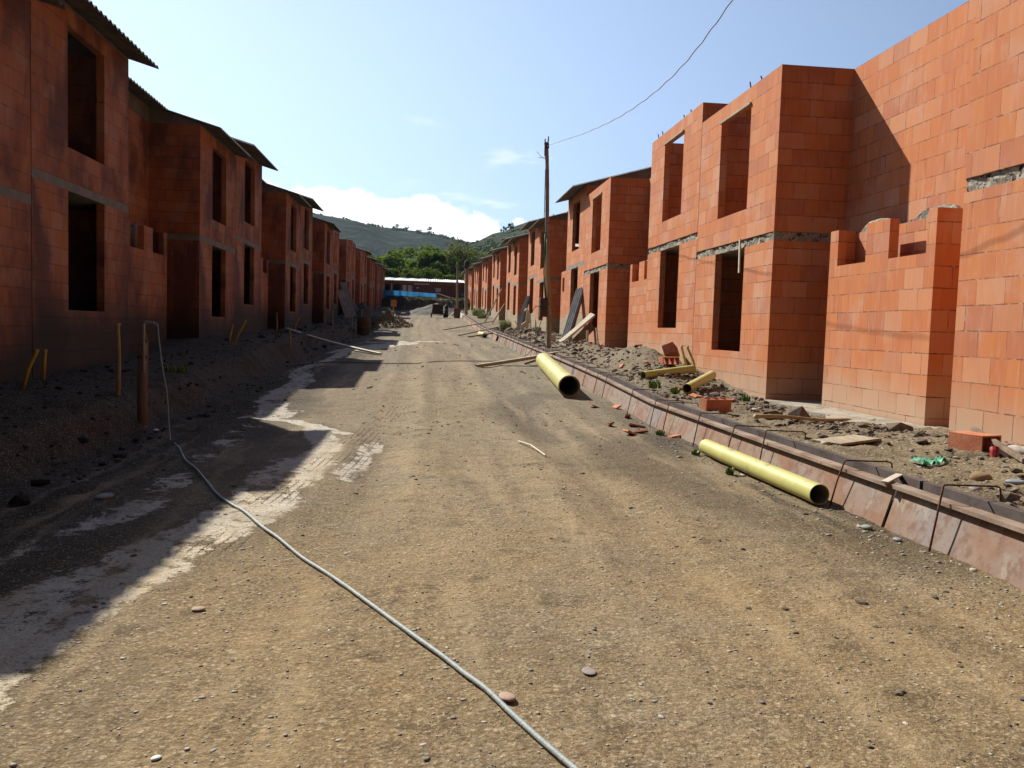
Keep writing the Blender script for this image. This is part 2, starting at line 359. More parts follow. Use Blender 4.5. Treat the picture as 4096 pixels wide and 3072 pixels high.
attr('damp_shade', np.clip(sst(-1.15, -2.1, X+wob)*1.0+.55*sst(2.3, 2.9, X)*sst(3.2, 3.0, X)*sst(4, 6, Y)*sst(16, 10, Y)+.6*seg([(2.7, 9.3), (1.9, 7.8), (2.5, 6.2), (2.9, 4.6)], .9)+.5*seg([(1.6, 9.5), (1.1, 12), (1.9, 14)], .6)+1.5*sst(95, 96, Y)*sst(104, 102, Y)*sst(8, 7, np.abs(X)), 0, 1.5))  # wet kerb and road patches; left strip and far bank also hold painted shade
attr('grey', np.clip(sst(7, 14, Y)*sst(.3, 1.2, X-.02*Y)*.9+sst(11, 24, Y)*.65+sst(-.2, -.9, X)*.35*sst(5, 9, Y), 0, 1))
attr('track', np.maximum(seg([(-.35, 60), (.1, 38), (.05, 26), (-.35, 18), (-.25, 10), (.2, 4)], .42), seg([(.9, 60), (1.1, 34), (.85, 22), (.75, 12), (1.0, 5)], .40)*.8))
attr('tread', np.maximum(seg([(-1.12, 4.6), (-.97, 6.3), (-.75, 8.6), (-.3, 12.5)], .22), seg([(-.62, 6.9), (-.55, 9.4)], .14)))

def soil_mat():
    m, g, b = new_mat("soil")
    P = g.node('ShaderNodeNewGeometry').outputs['Position']
    A = lambda n: g.node('ShaderNodeAttribute', attribute_name=n).outputs['Fac']
    big = g.noise(P, .35, 5, .6); mid = g.noise(P, 2.3, 6, .65); fine = g.noise(P, 38, 6, .7); med = g.noise(P, 9, 5, .65)
    c = g.mix(g.ramp(big, .35, .65), (.215, .165, .108), (.190, .152, .105))
    c = g.mix(g.m('MULTIPLY', g.ramp(mid, .42, .70), .65), c, (.250, .178, .104))
    greyc = g.mix(g.ramp(med, .35, .65), (.125, .118, .100), (.205, .195, .165))
    gf = g.m('MULTIPLY', A('grey'), g.ramp(g.m('ADD', g.m('MULTIPLY', mid, .6), g.m('MULTIPLY', med, .4)), .25, .60))
    c = g.mix(g.m('MULTIPLY', gf, .85), c, greyc)
    tr = g.m('MULTIPLY', A('track'), g.ramp(mid, .25, .7))
    c = g.mix(g.m('MULTIPLY', tr, .55), c, (.345, .275, .185))
    rk = A('rocky'); rc = g.mix(g.ramp(med, .3, .7), (.105, .085, .062), (.215, .18, .13))
    c = g.mix(g.m('MULTIPLY', rk, .85), c, rc)
    # grain: tiny pebbles (pale) and dark crumbs
    vo = g.node('ShaderNodeTexVoronoi', feature='F1'); g.set(vo.inputs['Vector'], g.vm('ADD', P, g.vm('MULTIPLY', g.comb(fine, med, mid), (.02, .02, .02)))); vo.inputs['Scale'].default_value = 34
    sc = g.node('ShaderNodeSeparateColor'); g.l.new(vo.outputs['Color'], sc.inputs[0])
    peb = g.m('MULTIPLY', g.m('LESS_THAN', vo.outputs['Distance'], .36), g.m('GREATER_THAN', sc.outputs[0], .60))
    pc = g.mix(sc.outputs[1], (.46, .40, .31), (.105, .088, .068))
    c = g.mix(g.m('MULTIPLY', peb, .75), c, pc)
    vo2 = g.node('ShaderNodeTexVoronoi', feature='F1'); g.set(vo2.inputs['Vector'], g.vm('ADD', P, g.vm('MULTIPLY', g.comb(med, fine, mid), (.05, .05, .05)))); vo2.inputs['Scale'].default_value = 12
    sc2 = g.node('ShaderNodeSeparateColor'); g.l.new(vo2.outputs['Color'], sc2.inputs[0])
    peb2 = g.m('MULTIPLY', g.m('LESS_THAN', vo2.outputs['Distance'], g.m('MULTIPLY', sc2.outputs[2], .34)), g.m('GREATER_THAN', sc2.outputs[0], .72))
    c = g.mix(g.m('MULTIPLY', peb2, .8), c, g.mix(sc2.outputs[1], (.44, .38, .29), (.14, .122, .098)))
    c = g.mix(g.m('MULTIPLY', g.ramp(fine, .52, .66), .78), c, (.095, .070, .046))
    c = g.mix(g.m('MULTIPLY', g.ramp(fine, .46, .34), .5), c, (.38, .31, .22))
    dk = g.noise(g.vm('MULTIPLY', P, (1, 1, 1)), 4.5, 7, .75)
    c = g.mix(g.m('MULTIPLY', g.ramp(dk, .53, .63), .72), c, (.10, .076, .050))
    pl = g.noise(g.vm('ADD', P, (3.7, 9.1, 0)), 7, 7, .78)
    c = g.mix(g.m('MULTIPLY', g.ramp(pl, .55, .68), .5), c, (.36, .29, .20))
    dm = g.m('MULTIPLY', g.m('MINIMUM', A('damp_shade'), 1.), g.ramp(g.m('ADD', mid, g.m('MULTIPLY', A('damp_shade'), .42)), .42, .66))
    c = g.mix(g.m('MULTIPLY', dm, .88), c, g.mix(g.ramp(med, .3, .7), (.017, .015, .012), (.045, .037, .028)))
    # lime spill, broken up by mud
    ls = g.noise(g.vm('ADD', g.vm('MULTIPLY', P, (1.0, .50, 1)), g.vm('MULTIPLY', g.comb(mid, big, 0), (.4, .4, 0))), 3.6, 8, .70)
    lm = g.ramp(g.m('ADD', g.m('MULTIPLY', A('lime'), .40), g.m('MULTIPLY', g.m('ADD', g.m('MULTIPLY', ls, .62), g.m('ADD', g.m('MULTIPLY', med, .28), g.m('MULTIPLY', fine, .20))), 1.30)), 1.04, 1.11)
    limec = g.mix(g.ramp(g.m('ADD', g.m('MULTIPLY', fine, .5), g.m('MULTIPLY', mid, .5)), .35, .65), (.62, .59, .55), (.40, .37, .33))
    lz = g.m('MULTIPLY', g.m('MULTIPLY', A('lime'), g.m('SUBTRACT', 1., lm)), .55); c = g.mix(lz, c, (.075, .060, .046))
    c = g.mix(g.m('MULTIPLY', g.m('MULTIPLY', lm, g.m('GREATER_THAN', A('lime'), .02)), .9), c, limec)
    # tyre tread
    px, py, pz = g.xyz(P)
    w1 = g.m('SINE', g.m('MULTIPLY', g.m('ADD', px, g.m('MULTIPLY', py, -.07)), 105.)); w2 = g.m('SINE', g.m('MULTIPLY', py, 80.))
    tm = g.m('MULTIPLY', A('tread'), g.ramp(g.noise(P, 2.1, 3), .38, .6))
    tread = g.m('MULTIPLY', tm, g.ramp(g.m('ADD', w1, g.m('MULTIPLY', w2, .35)), .35, 1.0))
    c = g.mix(g.m('MULTIPLY', tread, .6), c, (.12, .092, .066))
    vf = g.noise(P, 75, 3, .65)
    c = g.mix(g.m('MULTIPLY', g.ramp(vf, .54, .66), .65), c, (.44, .38, .29)); c = g.mix(g.m('MULTIPLY', g.ramp(vf, .46, .34), .60), c, (.09, .065, .04))
    px_, py_, pz_ = g.xyz(P)
    sv = g.comb(g.m('ADD', g.m('MULTIPLY', px_, 3.2), g.m('MULTIPLY', mid, .9)), g.m('MULTIPLY', py_, .22), 0.)
    sk = g.noise(sv, 1.0, 6, .62); onroad = g.m('SUBTRACT', 1., g.m('MINIMUM', A('rocky'), 1.))
    c = g.mix(g.m('MULTIPLY', g.m('MULTIPLY', g.ramp(sk, .50, .66), onroad), .50), c, (.345, .275, .185))
    c = g.mix(g.m('MULTIPLY', g.m('MULTIPLY', g.ramp(sk, .46, .34), onroad), .42), c, (.125, .095, .062))
    ty = g.m('SUBTRACT', 1., g.ramp(py_, 3.5, 11.)); c = g.mix(g.m('MULTIPLY', g.m('MULTIPLY', ty, g.ramp(g.noise(P, .8, 4), .25, .6)), .55), c, g.mix(1., c, (1.10, .98, .76), 'MULTIPLY'))
    c = g.mix(1., c, (1.00, .975, .885), 'MULTIPLY')
    g.set(b.inputs['Base Color'], c); b.inputs['Roughness'].default_value = .95; b.inputs['Specular IOR Level'].default_value = .15
    ht = g.m('ADD', g.m('ADD', g.m('MULTIPLY', fine, .6), g.m('MULTIPLY', vf, .2)), g.m('ADD', g.m('MULTIPLY', med, .9), g.m('MULTIPLY', dk, .8)))
    ht = g.m('ADD', ht, g.m('ADD', g.m('MULTIPLY', peb, .25), g.m('MULTIPLY', peb2, .6)))
    ht = g.m('SUBTRACT', ht, g.m('MULTIPLY', tread, .8))
    bm = g.node('ShaderNodeBump', {'Height': ht, 'Strength': .9, 'Distance': .018}); g.l.new(bm.outputs[0], b.inputs['Normal'])
    return m
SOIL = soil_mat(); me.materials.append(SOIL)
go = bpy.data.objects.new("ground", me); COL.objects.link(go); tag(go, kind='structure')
CLOD = simple("dark_clod", (.095, .073, .050), (.20, .155, .108), 9, .95, .6, 40)
PEB = simple("pebble", (.22, .18, .13), (.40, .34, .25), .9, .85, .4, 60)

# ------------------------------------------------------------ houses
TH = .12; WB, HB = 3.55, 2.4          # wall, bay width, storey height
def wall(mb, axis, pos, th, a0, a1, z0, z1, holes=(), hide=()):
    """axis 'x': wall lies in a plane of constant x (front at pos, back at pos+th), a = y. axis 'y': the other way"""
    A = sorted({a0, a1, *[h[0] for h in holes], *[h[1] for h in holes]}); Z = sorted({z0, z1, *[h[2] for h in holes], *[h[3] for h in holes]})
    A = [a for a in A if a0 <= a <= a1]; Z = [z for z in Z if z0 <= z <= z1]
    solid = {}
    for i in range(len(A)-1):
        for k in range(len(Z)-1):
            ca, cz = (A[i]+A[i+1])/2, (Z[k]+Z[k+1])/2
            solid[i, k] = not any(h[0] < ca < h[1] and h[2] < cz < h[3] for h in holes)
    def P(a, b, z): return (b, a, z) if axis == 'x' else (a, b, z)
    def quad(p, flip):
        if (axis == 'y') != flip: p = p[::-1]
        mb.add(p, [(0, 1, 2, 3)])
    f, r = pos, pos+th
    for (i, k), s in solid.items():
        if not s: continue
        l, h, lo, hi = A[i], A[i+1], Z[k], Z[k+1]
        quad([P(l, f, lo), P(l, f, hi), P(h, f, hi), P(h, f, lo)], False)
        quad([P(l, r, lo), P(l, r, hi), P(h, r, hi), P(h, r, lo)], True)
        if not solid.get((i-1, k), False): quad([P(l, f, lo), P(l, r, lo), P(l, r, hi), P(l, f, hi)], False)
        if not solid.get((i+1, k), False): quad([P(h, f, lo), P(h, r, lo), P(h, r, hi), P(h, f, hi)], True)
        if not solid.get((i, k+1), False): quad([P(l, f, hi), P(l, r, hi), P(h, r, hi), P(h, f, hi)], False)
        if not solid.get((i, k-1), False): quad([P(l, f, lo), P(l, r, lo), P(h, r, lo), P(h, f, lo)], True)
DEP = 7.2; RX = 1.10; GX = .44; FL = -3.05; SL = -.13
def roofz(x): return 2.43+.285*x
def corr(mb, x0, x1, y0, y1, side, A=.024, per=.177, t=.009):
    n = max(4, int((y1-y0)/per*6)); xs_ = [x0, (x0+x1)/2, x1]; vs = []; m = len(xs_)
    for s_ in (1, -1):
        for i in range(n+1):
            y = y0+(y1-y0)*i/n
            for x in xs_: vs.append((x, y, roofz(x)+.045+A*math.sin(2*math.pi*y/per)+s_*t/2))
    B = (n+1)*m; fs = []
    for i in range(n):
        for k in range(m-1):
            a = i*m+k; fs.append((a, a+1, a+m+1, a+m)); fs.append((B+a, B+a+m, B+a+m+1, B+a+1))
        fs.append((i*m, (i+1)*m, B+(i+1)*m, B+i*m)); e_ = m-1; fs.append((i*m+e_, B+i*m+e_, B+(i+1)*m+e_, (i+1)*m+e_))
    for k in range(m-1):
        fs.append((k, B+k, B+k+1, k+1)); q = n*m+k; fs.append((q, q+1, B+q+1, B+q))
    mb.add(vs, fs)
PARTS = {}
def house_parts(kind, side, roof, finished, rough_slab):
    key = (kind, side, roof, finished, rough_slab)
    if key in PARTS: return PARTS[key]
    g_ = .011                                             # half of the joint between two houses
    if kind == 'a': ry0, ry1, y0, y1 = -3.31, 0., 0., WB-g_
    else: ry0, ry1, y0, y1 = WB, WB+1.06, g_, WB
    win_lo = (1.12, 2.48, -1.81, SL); win_up = (1.12, 2.48, .48, 2.15)
    out = []
    w = MB(); rec = .0 if not rough_slab else .0
    for (lo, hi, h) in ((FL, SL, win_lo), (0., HB, win_up)):
        wall(w, 'x', 0., TH, y0, y1, lo, hi, [h])
        ya, yb = (y0, y1)
        # side walls of the bay and party wall: butt behind the front wall
        wall(w, 'y', y0, TH, TH, DEP, lo, hi); wall(w, 'y', y1-TH, TH, TH, DEP, lo, hi)
        # recess front, far/near wall, back
        if kind == 'a':
            wall(w, 'x', RX, TH, ry0+g_, y0, lo, hi); wall(w, 'y', ry0+g_, TH, RX+TH, DEP, lo, hi)
            b0 = ry0+g_+TH; b1 = y0
        else:
            wall(w, 'x', RX, TH, y1, ry1-g_, lo, hi); wall(w, 'y', ry1-g_-TH, TH, RX+TH, DEP, lo, hi)
            b0 = y1; b1 = ry1-g_-TH
        wall(w, 'x', DEP-TH, TH, b0, b1, lo, hi)
        wall(w, 'x', DEP-TH, TH, y0+TH, y1-TH, lo, hi)
    out.append(('walls', w, BRICK, False))
    s = MB(); q = .034 if rough_slab else -.004
    def slabstrip(x0_, x1_, a, b):
        if not rough_slab: s.box(x0_, x1_, a, b, SL+.001, -.001); return
        n = max(2, int((b-a)/.09)); v = []; f = []
        for i in range(n+1):
            y = a+(b-a)*i/n
            for (k, z) in enumerate((SL+.001, SL+.06, -.03, -.001)):
                v.append((x0_+q*(.2+1.1*random.random()), y, z))
            v.append((x1_, y, SL+.001)); v.append((x1_, y, -.001))
        for i in range(n):
            B = i*6; f += [(B, B+1, B+7, B+6), (B+1, B+2, B+8, B+7), (B+2, B+3, B+9, B+8), (B+3, B+5, B+11, B+9), (B+5, B+4, B+10, B+11), (B+4, B, B+6, B+10)]
        f += [(0, 4, 5, 3, 2, 1), tuple(n*6+k for k in (1, 2, 3, 5, 4, 0))]
        s.add(v, f)
    slabstrip(0 if not rough_slab else .0, 1.2, y0, y1)
    s.box(1.2, DEP, y0, y1, SL+.001, -.001)
    if kind == 'a': s.box(RX-(-q if q < 0 else 0), DEP, ry0+g_, y0-.0005, SL+.001, -.001)
    else: s.box(RX-(-q if q < 0 else 0), DEP, y1+.0005, ry1-g_, SL+.001, -.001)
    if kind == 'a':
        s.box(.002, 1.14, y0-.003, y0+.02, SL+.004, -.004)
    out.append(('floor_slab', s, CONC if rough_slab else BAND, False))
    if kind == 'a':                                      # meter-cupboard wall standing in the recess
        gw = MB(); t2 = .0 if not finished else .24; GZ = -.09+t2
        holes = [(-3.14, -2.37, -.57, .03), (-1.84, -1.11, -.57, .03)]
        if finished: holes = [(-2.9, -2.45, -.66, -.10), (-1.7, -1.2, -.66, -.10)]
        wall(gw, 'x', GX, TH, -3.31, -.89, FL, GZ, holes)
        wall(gw, 'x', GX+.30, TH, -3.31, -.89, FL, GZ-.02)
        wall(gw, 'y', -3.31, TH, GX+TH, GX+.30, FL, GZ); wall(gw, 'y', -.89-TH, TH, GX+TH, GX+.30, FL, GZ)
        out.append(('cupboard_wall', gw, BRICK, False))
        if not finished:
            for (c0, hl, n_) in ((-1.50, .42, 9), (-2.76, .42, 9)):
                lm = MB(); vs = []                        # ragged mortar left on the rear wall behind each notch
                for k in range(n_+1):
                    y_ = c0-hl+2*hl*k/n_; t_ = -.10+math.sin(math.pi*k/n_)**.4*.10+.02*random.random()
                    for (x_, z_) in ((GX+.305, -.14), (GX+.30, t_-.03), (GX+.34, t_), (GX+.40, t_-.01), (GX+.425, -.14)): vs.append((x_+.012*random.random(), y_, z_+(.02*random.random() if z_ > -.13 else 0)))
                fs = [(4, 3, 2, 1, 0), tuple(n_*5+q for q in range(5))]
                for k in range(n_):
                    for q in range(5): fs.append((k*5+q, k*5+(q+1) % 5, k*5+5+(q+1) % 5, k*5+5+q))
                out.append(('mortar_ridge', lm.add(vs, fs), CONC, False))
    lt = MB()
    if not roof:
        lt.bar((-.012, 1.12, 2.135), (-.012, 2.50, 2.135), .05, .03); out.append(('lintel_board', lt, WOOD, False))
    pts = [(.06, .9), (.06, 1.35), (.06, 2.9), (.05, 3.2)] if not roof else [(1.6, 3.2), (1.6, 3.0)]
    for (x_, y_) in pts:
        z_ = HB if not roof else roofz(x_)+.02
        rb = MB().tube([(x_, y_, z_-.05), (x_, y_, z_+.05), (x_-.012, y_+.015, z_+.09+.05*random.random())], .012, 5)
        out.append(('rebar_stub', rb, REBAR, False))
    if roof:
        r = MB()
        b0, b1 = (y0-.10, WB-.02) if kind == 'a' else (-.05, WB+.10)
        corr(r, -.46, RX-.44, b0, b1, side)
        if kind == 'a': corr(r, RX-.44, DEP+.3, ry0, b1, side)
        else: corr(r, RX-.44, DEP+.3, b0, ry1, side)
        out.append(('roof', r, ROOF, True))
        gb = MB()
        def wedge(xa, xb, ya, yb):
            za, zb = roofz(xa)+.012, roofz(xb)+.012
            gb.add([(xa, ya, HB), (xb, ya, HB), (xb, ya, zb), (xa, ya, za), (xa, yb, HB), (xb, yb, HB), (xb, yb, zb), (xa, yb, za)],
                   [(0, 1, 2, 3), (4, 7, 6, 5), (0, 3, 7, 4), (1, 5, 6, 2), (3, 2, 6, 7), (0, 4, 5, 1)])
        wedge(.0, DEP, y0, y0+TH); wedge(.0, DEP, y1-TH, y1)
        wedge(RX, RX+TH, ry0+g_, y0) if kind == 'a' else wedge(RX, RX+TH, y1, ry1-g_)
        if kind == 'a': wedge(RX+TH, DEP, ry0+g_, ry0+g_+TH)
        else: wedge(RX+TH, DEP, ry1-g_-TH, ry1-g_)
        wedge(0., TH, y0+TH, y1-TH)
        out.append(('gable_infill', gb, GABLE, False))
    res = []
    for (n, mb, mat, sm) in out:
        if side < 0:
            mb.v = [(-p[0], p[1], p[2]) for p in mb.v]; mb.f = [f[::-1] for f in mb.f]
        m_ = mb.mesh(n, mat)
        if sm: m_.polygons.foreach_set('use_smooth', [True]*len(m_.polygons)); m_.set_sharp_from_angle(angle=math.radians(50))
        res.append((n, m_))
    PARTS[key] = res; return res
def house(side, xf, y0, zs, kind, roof, finished, rough, col, label, group):
    root = empty('terraced_house', (xf, y0, zs), 0, label, 'house', group)
    for n, m_ in house_parts(kind, side, roof, finished, rough):
        o = bpy.data.objects.new(n, m_); COL.objects.link(o); o.parent = root; o.color = (*col, 1.)
    return root
XR, XL = 5.06, -5.06
RSTART = [.52, 12.03, 23.45, 35.2, 46.5, 58.4, 70.2, 82.8, 95.0, 107.0]
RSLAB = [(1.16, 1.55), (1.55, 1.93), (1.92, 2.28), (2.22, 2.58), (2.6, 2.96), (2.98, 3.32), (3.34, 3.68), (3.78, 4.1), (4.18, 4.5), (4.55, 4.85)]
ordn = ['first', 'second', 'third', 'fourth', 'fifth', 'sixth', 'seventh', 'eighth', 'ninth', 'tenth', 'eleventh', 'twelfth', 'thirteenth', 'fourteenth', 'fifteenth', 'sixteenth', 'seventeenth', 'eighteenth', 'nineteenth', 'twentieth']
GR, GL_ = 'brick terraced houses on the right side of the street', 'brick terraced houses on the left side of the street'
cnt = 0
for i, (ys0, (za, zb)) in enumerate(zip(RSTART, RSLAB)):
    for kind in 'ab':
        roof = not (i <= 1 or (i == 2 and kind == 'a')); fin = i >= 3
        wash = (0, 0, .75) if i <= 1 else ((.15, 0, .5) if (i == 2 and kind == 'a') else (.9, 0, 0))
        st = 'sunlit roofless block house' if not roof else 'sunlit grey-roofed block house'
        extra = {0: ' beside the camera on the right', 1: ' cut off by the right edge, behind the loose hollow block', 2: ', nearest bay with the big shadowed side wall', 3: ', narrow window below a slanted strip of sky', 4: ', shaded side wall above the leaning white plank', 5: ', with the corrugated sheets leaning on it'}.get(cnt, ', %s from the near end of the right row' % ordn[cnt])
        house(1, XR, ys0 if kind == 'a' else ys0+WB, za if kind == 'a' else zb, kind, roof, fin, (i <= 1 or (i == 2 and kind == 'a')), wash, st+extra, GR)
        cnt += 1
LSTART = [-3.7, 7.95, 19.6, 31.2, 42.8, 54.3, 65.9, 77.4, 88.2, 97.6]
LSLAB = [(1.2, 1.5), (1.52, 1.88), (1.88, 2.27), (2.21, 2.59), (2.55, 2.9), (2.9, 3.2), (3.2, 3.5), (3.5, 3.75), (3.78, 4.0), (4.02, 4.25)]
cnt = 0
for i, (ys0, (za, zb)) in enumerate(zip(LSTART, LSLAB)):
    for kind in 'ab':
        roof = not ((i == 4 and kind == 'b') or i == 5 or (i == 6 and kind == 'a'))
        if cnt < 2: lb = 'shaded brick house beside the camera at the left, ' + ('near' if cnt == 0 else 'far') + ' half of its pair'
        elif cnt == 2: lb = 'shaded brick house at the left edge of the photo, left of the dark vertical joint'
        elif cnt == 3: lb = 'shaded brick house with two tall dark windows and jagged eave, nearest on the left'
        else: lb = ('shaded corrugated-roof house, ' if roof else 'shaded roofless house, ')+'%s from the near end of the left row' % ordn[cnt-2]
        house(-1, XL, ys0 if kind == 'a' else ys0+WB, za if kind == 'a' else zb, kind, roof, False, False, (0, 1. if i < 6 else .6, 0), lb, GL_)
        cnt += 1
# ------------------------------------------------------------ kerb formwork, steel pins
def form_mat():
    m, g, b = new_mat("form_steel")
    P = g.node('ShaderNodeNewGeometry').outputs['Position']; oi = g.node('ShaderNodeObjectInfo')
    a = g.noise(g.vm('MULTIPLY', P, (1, .8, 1.4)), 2.2, 6, .65); d = g.noise(P, 11, 6, .65)
    c = g.mix(g.ramp(a, .34, .62), (.215, .095, .042), (.25, .185, .135))
    c = g.mix(g.m('MULTIPLY', g.ramp(g.noise(P, .8, 3), .48, .62), .8), c, g.mix(oi.outputs['Random'], (.20, .185, .175), (.50, .22, .075)))
    c = g.mix(g.m('MULTIPLY', g.ramp(d, .48, .64), .70), c, (.15, .06, .03))
    c = g.mix(g.m('MULTIPLY', g.ramp(g.noise(g.vm('MULTIPLY', P, (1, 1, .5)), 3.3, 6, .7), .58, .65), .6), c, (.33, .29, .22))
    g.set(b.inputs['Base Color'], c); b.inputs['Roughness'].default_value = .72
    bm = g.node('ShaderNodeBump', {'Height': d, 'Strength': .3, 'Distance': .006}); g.l.new(bm.outputs[0], b.inputs['Normal'])
    return m
FORM = form_mat()
RAIL = simple("rail_steel", (.22, .15, .105), (.38, .29, .22), 3, .7, .3, 30, spots=((.20, .09, .05), .58))
GROOVE = simple("form_inside", (.075, .055, .045), (.13, .10, .085), 5, .8, .3, 30)
def zr(y): return float(itp(y, ROADP))
def prism(mb, prof, y0, y1, z0, z1, dx0=0, dx1=0):
    n = len(prof); v = [(x+dx0, y0, z+z0) for x, z in prof]+[(x+dx1, y1, z+z1) for x, z in prof]
    f = [tuple(range(n)), tuple(range(2*n-1, n-1, -1))]+[(i, n+i, n+(i+1) % n, (i+1) % n) for i in range(n)]
    mb.add(v, f)
fy = 2.2; k = 0
while fy < 69.5:
    L = 2.98
    if 36.8 < fy < 37.6: fy += .9
    a, b2 = fy, fy+L; za, zb = zr(a)-.02, zr(b2)-.02; j0, j1 = random.uniform(-.012, .012), random.uniform(-.012, .012)
    if k == 11: j0 -= .10
    t = empty('kerb_form', (0, 0, 0), 0, 'rusty steel kerb form panel, %s from the near end of the line' % (ordn[k] if k < 20 else 'twenty-' + ordn[k-20]), 'kerb form', 'steel kerb forms along the right edge of the road')
    m_ = MB(); prism(m_, [(3.010, -.05), (3.022, -.05), (3.125, .285), (3.113, .288)], a, b2, za, zb, j0, j1); m_.build('front_plate', FORM, t)
    m_ = MB(); prism(m_, [(3.062, .289), (3.158, .289), (3.158, .313), (3.062, .313)], a, b2, za, zb, j0, j1); m_.build('top_rail', RAIL, t)
    m_ = MB(); prism(m_, [(3.171, .13), (3.285, .13), (3.285, .15), (3.171, .15)], a, b2, za, zb, j0, j1); m_.build('trough', GROOVE, t)
    m_ = MB(); prism(m_, [(3.286, .02), (3.305, .02), (3.305, .318), (3.350, .318), (3.350, .334), (3.286, .334)], a, b2, za, zb, j0, j1); m_.build('back_rail', GROOVE, t)
    fy += 3.0; k += 1
for q in range(3):
    a, b2 = 70.8+q*2.6, 70.8+q*2.6+2.58
    o = MB(); prism(o, [(3.02, -.05), (3.30, -.05), (3.28, .27), (3.12, .27)], a, b2, zr(a), zr(b2))
    tag(o.build('kerb_stone', CONCW, bevel=.01), 'finished white concrete kerb, %s piece past the steel forms' % ordn[q], 'kerb', 'white kerbs at the far end of the road')
PIN = [4.57, 5.8, 7.15, 7.95, 8.95, 10.15, 10.75, 12.0, 13.8, 14.5, 15.6, 16.9, 18.6, 19.8, 21, 22.3, 23.6, 24.8, 26, 27.3, 28.6, 29.8, 31, 32.4, 33.8, 35.2]
for k, y_ in enumerate(PIN):
    z_ = zr(y_); lean = random.uniform(-.05, .05); hgt = .37+random.uniform(-.02, .03)
    pts = [(2.955, y_, z_-.05), (3.005, y_+lean*.5, z_+.2), (3.045, y_+lean, z_+hgt-.01), (3.055, y_+lean, z_+hgt), (3.075, y_+lean, z_+hgt), (3.40, y_+lean+.03, z_+hgt-.01), (3.425, y_+lean+.03, z_+hgt-.02), (3.43, y_+lean+.03, z_+hgt-.05), (3.44, y_+lean+.03, z_+.15)]
    num = (ordn[k] if k < 19 else 'twenty-'+ordn[k-20] if k > 19 else ordn[19])
    tag(MB().tube(pts, .0062, 6).build('steel_pin', REBAR, smooth=True), 'bent rusty bar hooked over the kerb form, %s from the near end' % num, 'steel pin', 'bent bars pinning the kerb form')

# ------------------------------------------------------------ yellow pipes and conduits
def pipe_thing(a, b, r, label, bell=0., group='yellow sewer pipes'):
    t = empty('sewer_pipe', a, 0, label, 'pipe', group)
    A = Vector((0, 0, 0)); B = Vector(b)-Vector(a)
    o = MB().pipe(A, B, r, r*.93, 40, bell).build('pipe_wall', PVC, t); split_smooth(o)
    d = B.normalized()
    o = MB().pipe(d*.004, B-d*.004, r*.928, r*.915, 40, bell).build('pipe_lining', PVCI, t); split_smooth(o)
    return t, A, B
pipe_thing((2.90, 5.83, gz(2.90, 5.83)+.085), (2.87, 8.25, gz(2.87, 8.25)+.085), .077, 'long ridged yellow pipe lying on the road beside the kerb form')
t, A, B = pipe_thing((2.40, 13.75, gz(2.35, 13.7)+.185), (2.80, 19.75, gz(2.7, 19.7)+.20), .176, 'wide yellow pipe on the road, its dark mouth facing the camera')
d = B.normalized()
o = MB().pipe(-d*.012, d*.05, .183, .168, 40).build('rim', simple("worn_rim", (.25, .17, .10), (.40, .30, .16), 12, .7, .3), t); split_smooth(o)
pipe_thing((3.64, 13.75, -.71), (4.68, 14.32, -.60), .068, 'yellow pipe stub lying across the spoil by the two yellow conduits')
pipe_thing((3.86, 12.05, -.80), (4.74, 13.5, -.66), .072, 'short yellow pipe on the spoil pointing down towards the kerb')
t, _, _ = pipe_thing((2.72, 38.6, gz(2.7, 38)+.13), (2.62, 40.6, gz(2.7, 40)+.13), .12, 'pale cream pipe far down the road under the two crossed planks')
for (pts, lb) in (([(4.68, 14.55, -.78), (4.62, 14.58, -.5), (4.55, 14.6, -.24), (4.545, 14.6, -.20)], 'bent yellow conduit rising from the pipe stub, left of two'),
                  ([(4.82, 14.5, -.78), (4.76, 14.55, -.48), (4.66, 14.6, -.25), (4.655, 14.6, -.21)], 'bent yellow conduit rising from the pipe stub, right of two'),
                  ([(-4.50, 10.0, -.85), (-4.44, 10.0, -.62), (-4.36, 10.0, -.44), (-4.35, 10.0, -.40)], 'leaning yellow conduit in the dark soil at the left edge, left of two'),
                  ([(-4.73, 11.05, -.82), (-4.72, 11.05, -.6), (-4.71, 11.05, -.47), (-4.71, 11.05, -.44)], 'upright yellow conduit in the dark soil at the left edge, right of two'),
                  ([(-4.12, 18.8, -.58), (-4.02, 18.8, -.3), (-3.88, 18.8, -.03), (-3.87, 18.8, .0)], 'leaning yellow conduit before the second left pair, right of two'),
                  ([(-4.25, 18.9, -.56), (-4.22, 18.9, -.35), (-4.17, 18.9, -.12), (-4.17, 18.9, -.1)], 'short yellow conduit before the second left pair, left of two'),
                  ([(-4.4, 29.0, -.4), (-4.33, 29.0, -.1), (-4.2, 29.0, .18), (-4.19, 29, .2)], 'leaning yellow conduit before the third left pair'),
                  ([(4.55, 26.3, -.5), (4.50, 26.4, -.3), (4.42, 26.5, -.15), (4.41, 26.5, -.13)], 'yellow conduit between the leaning sheet and the white plank'),
                  ([(4.4, 38.9, -.2), (4.3, 39, .1), (4.15, 39, .35), (4.14, 39, .37)], 'orange conduit in the spoil before the third right pair')):
    tag(MB().tube(pts, [.020, .020, .020, .024], 10).build('conduit', CONDUIT, smooth=True), lb, 'conduit', 'yellow conduits sticking out of the ground')

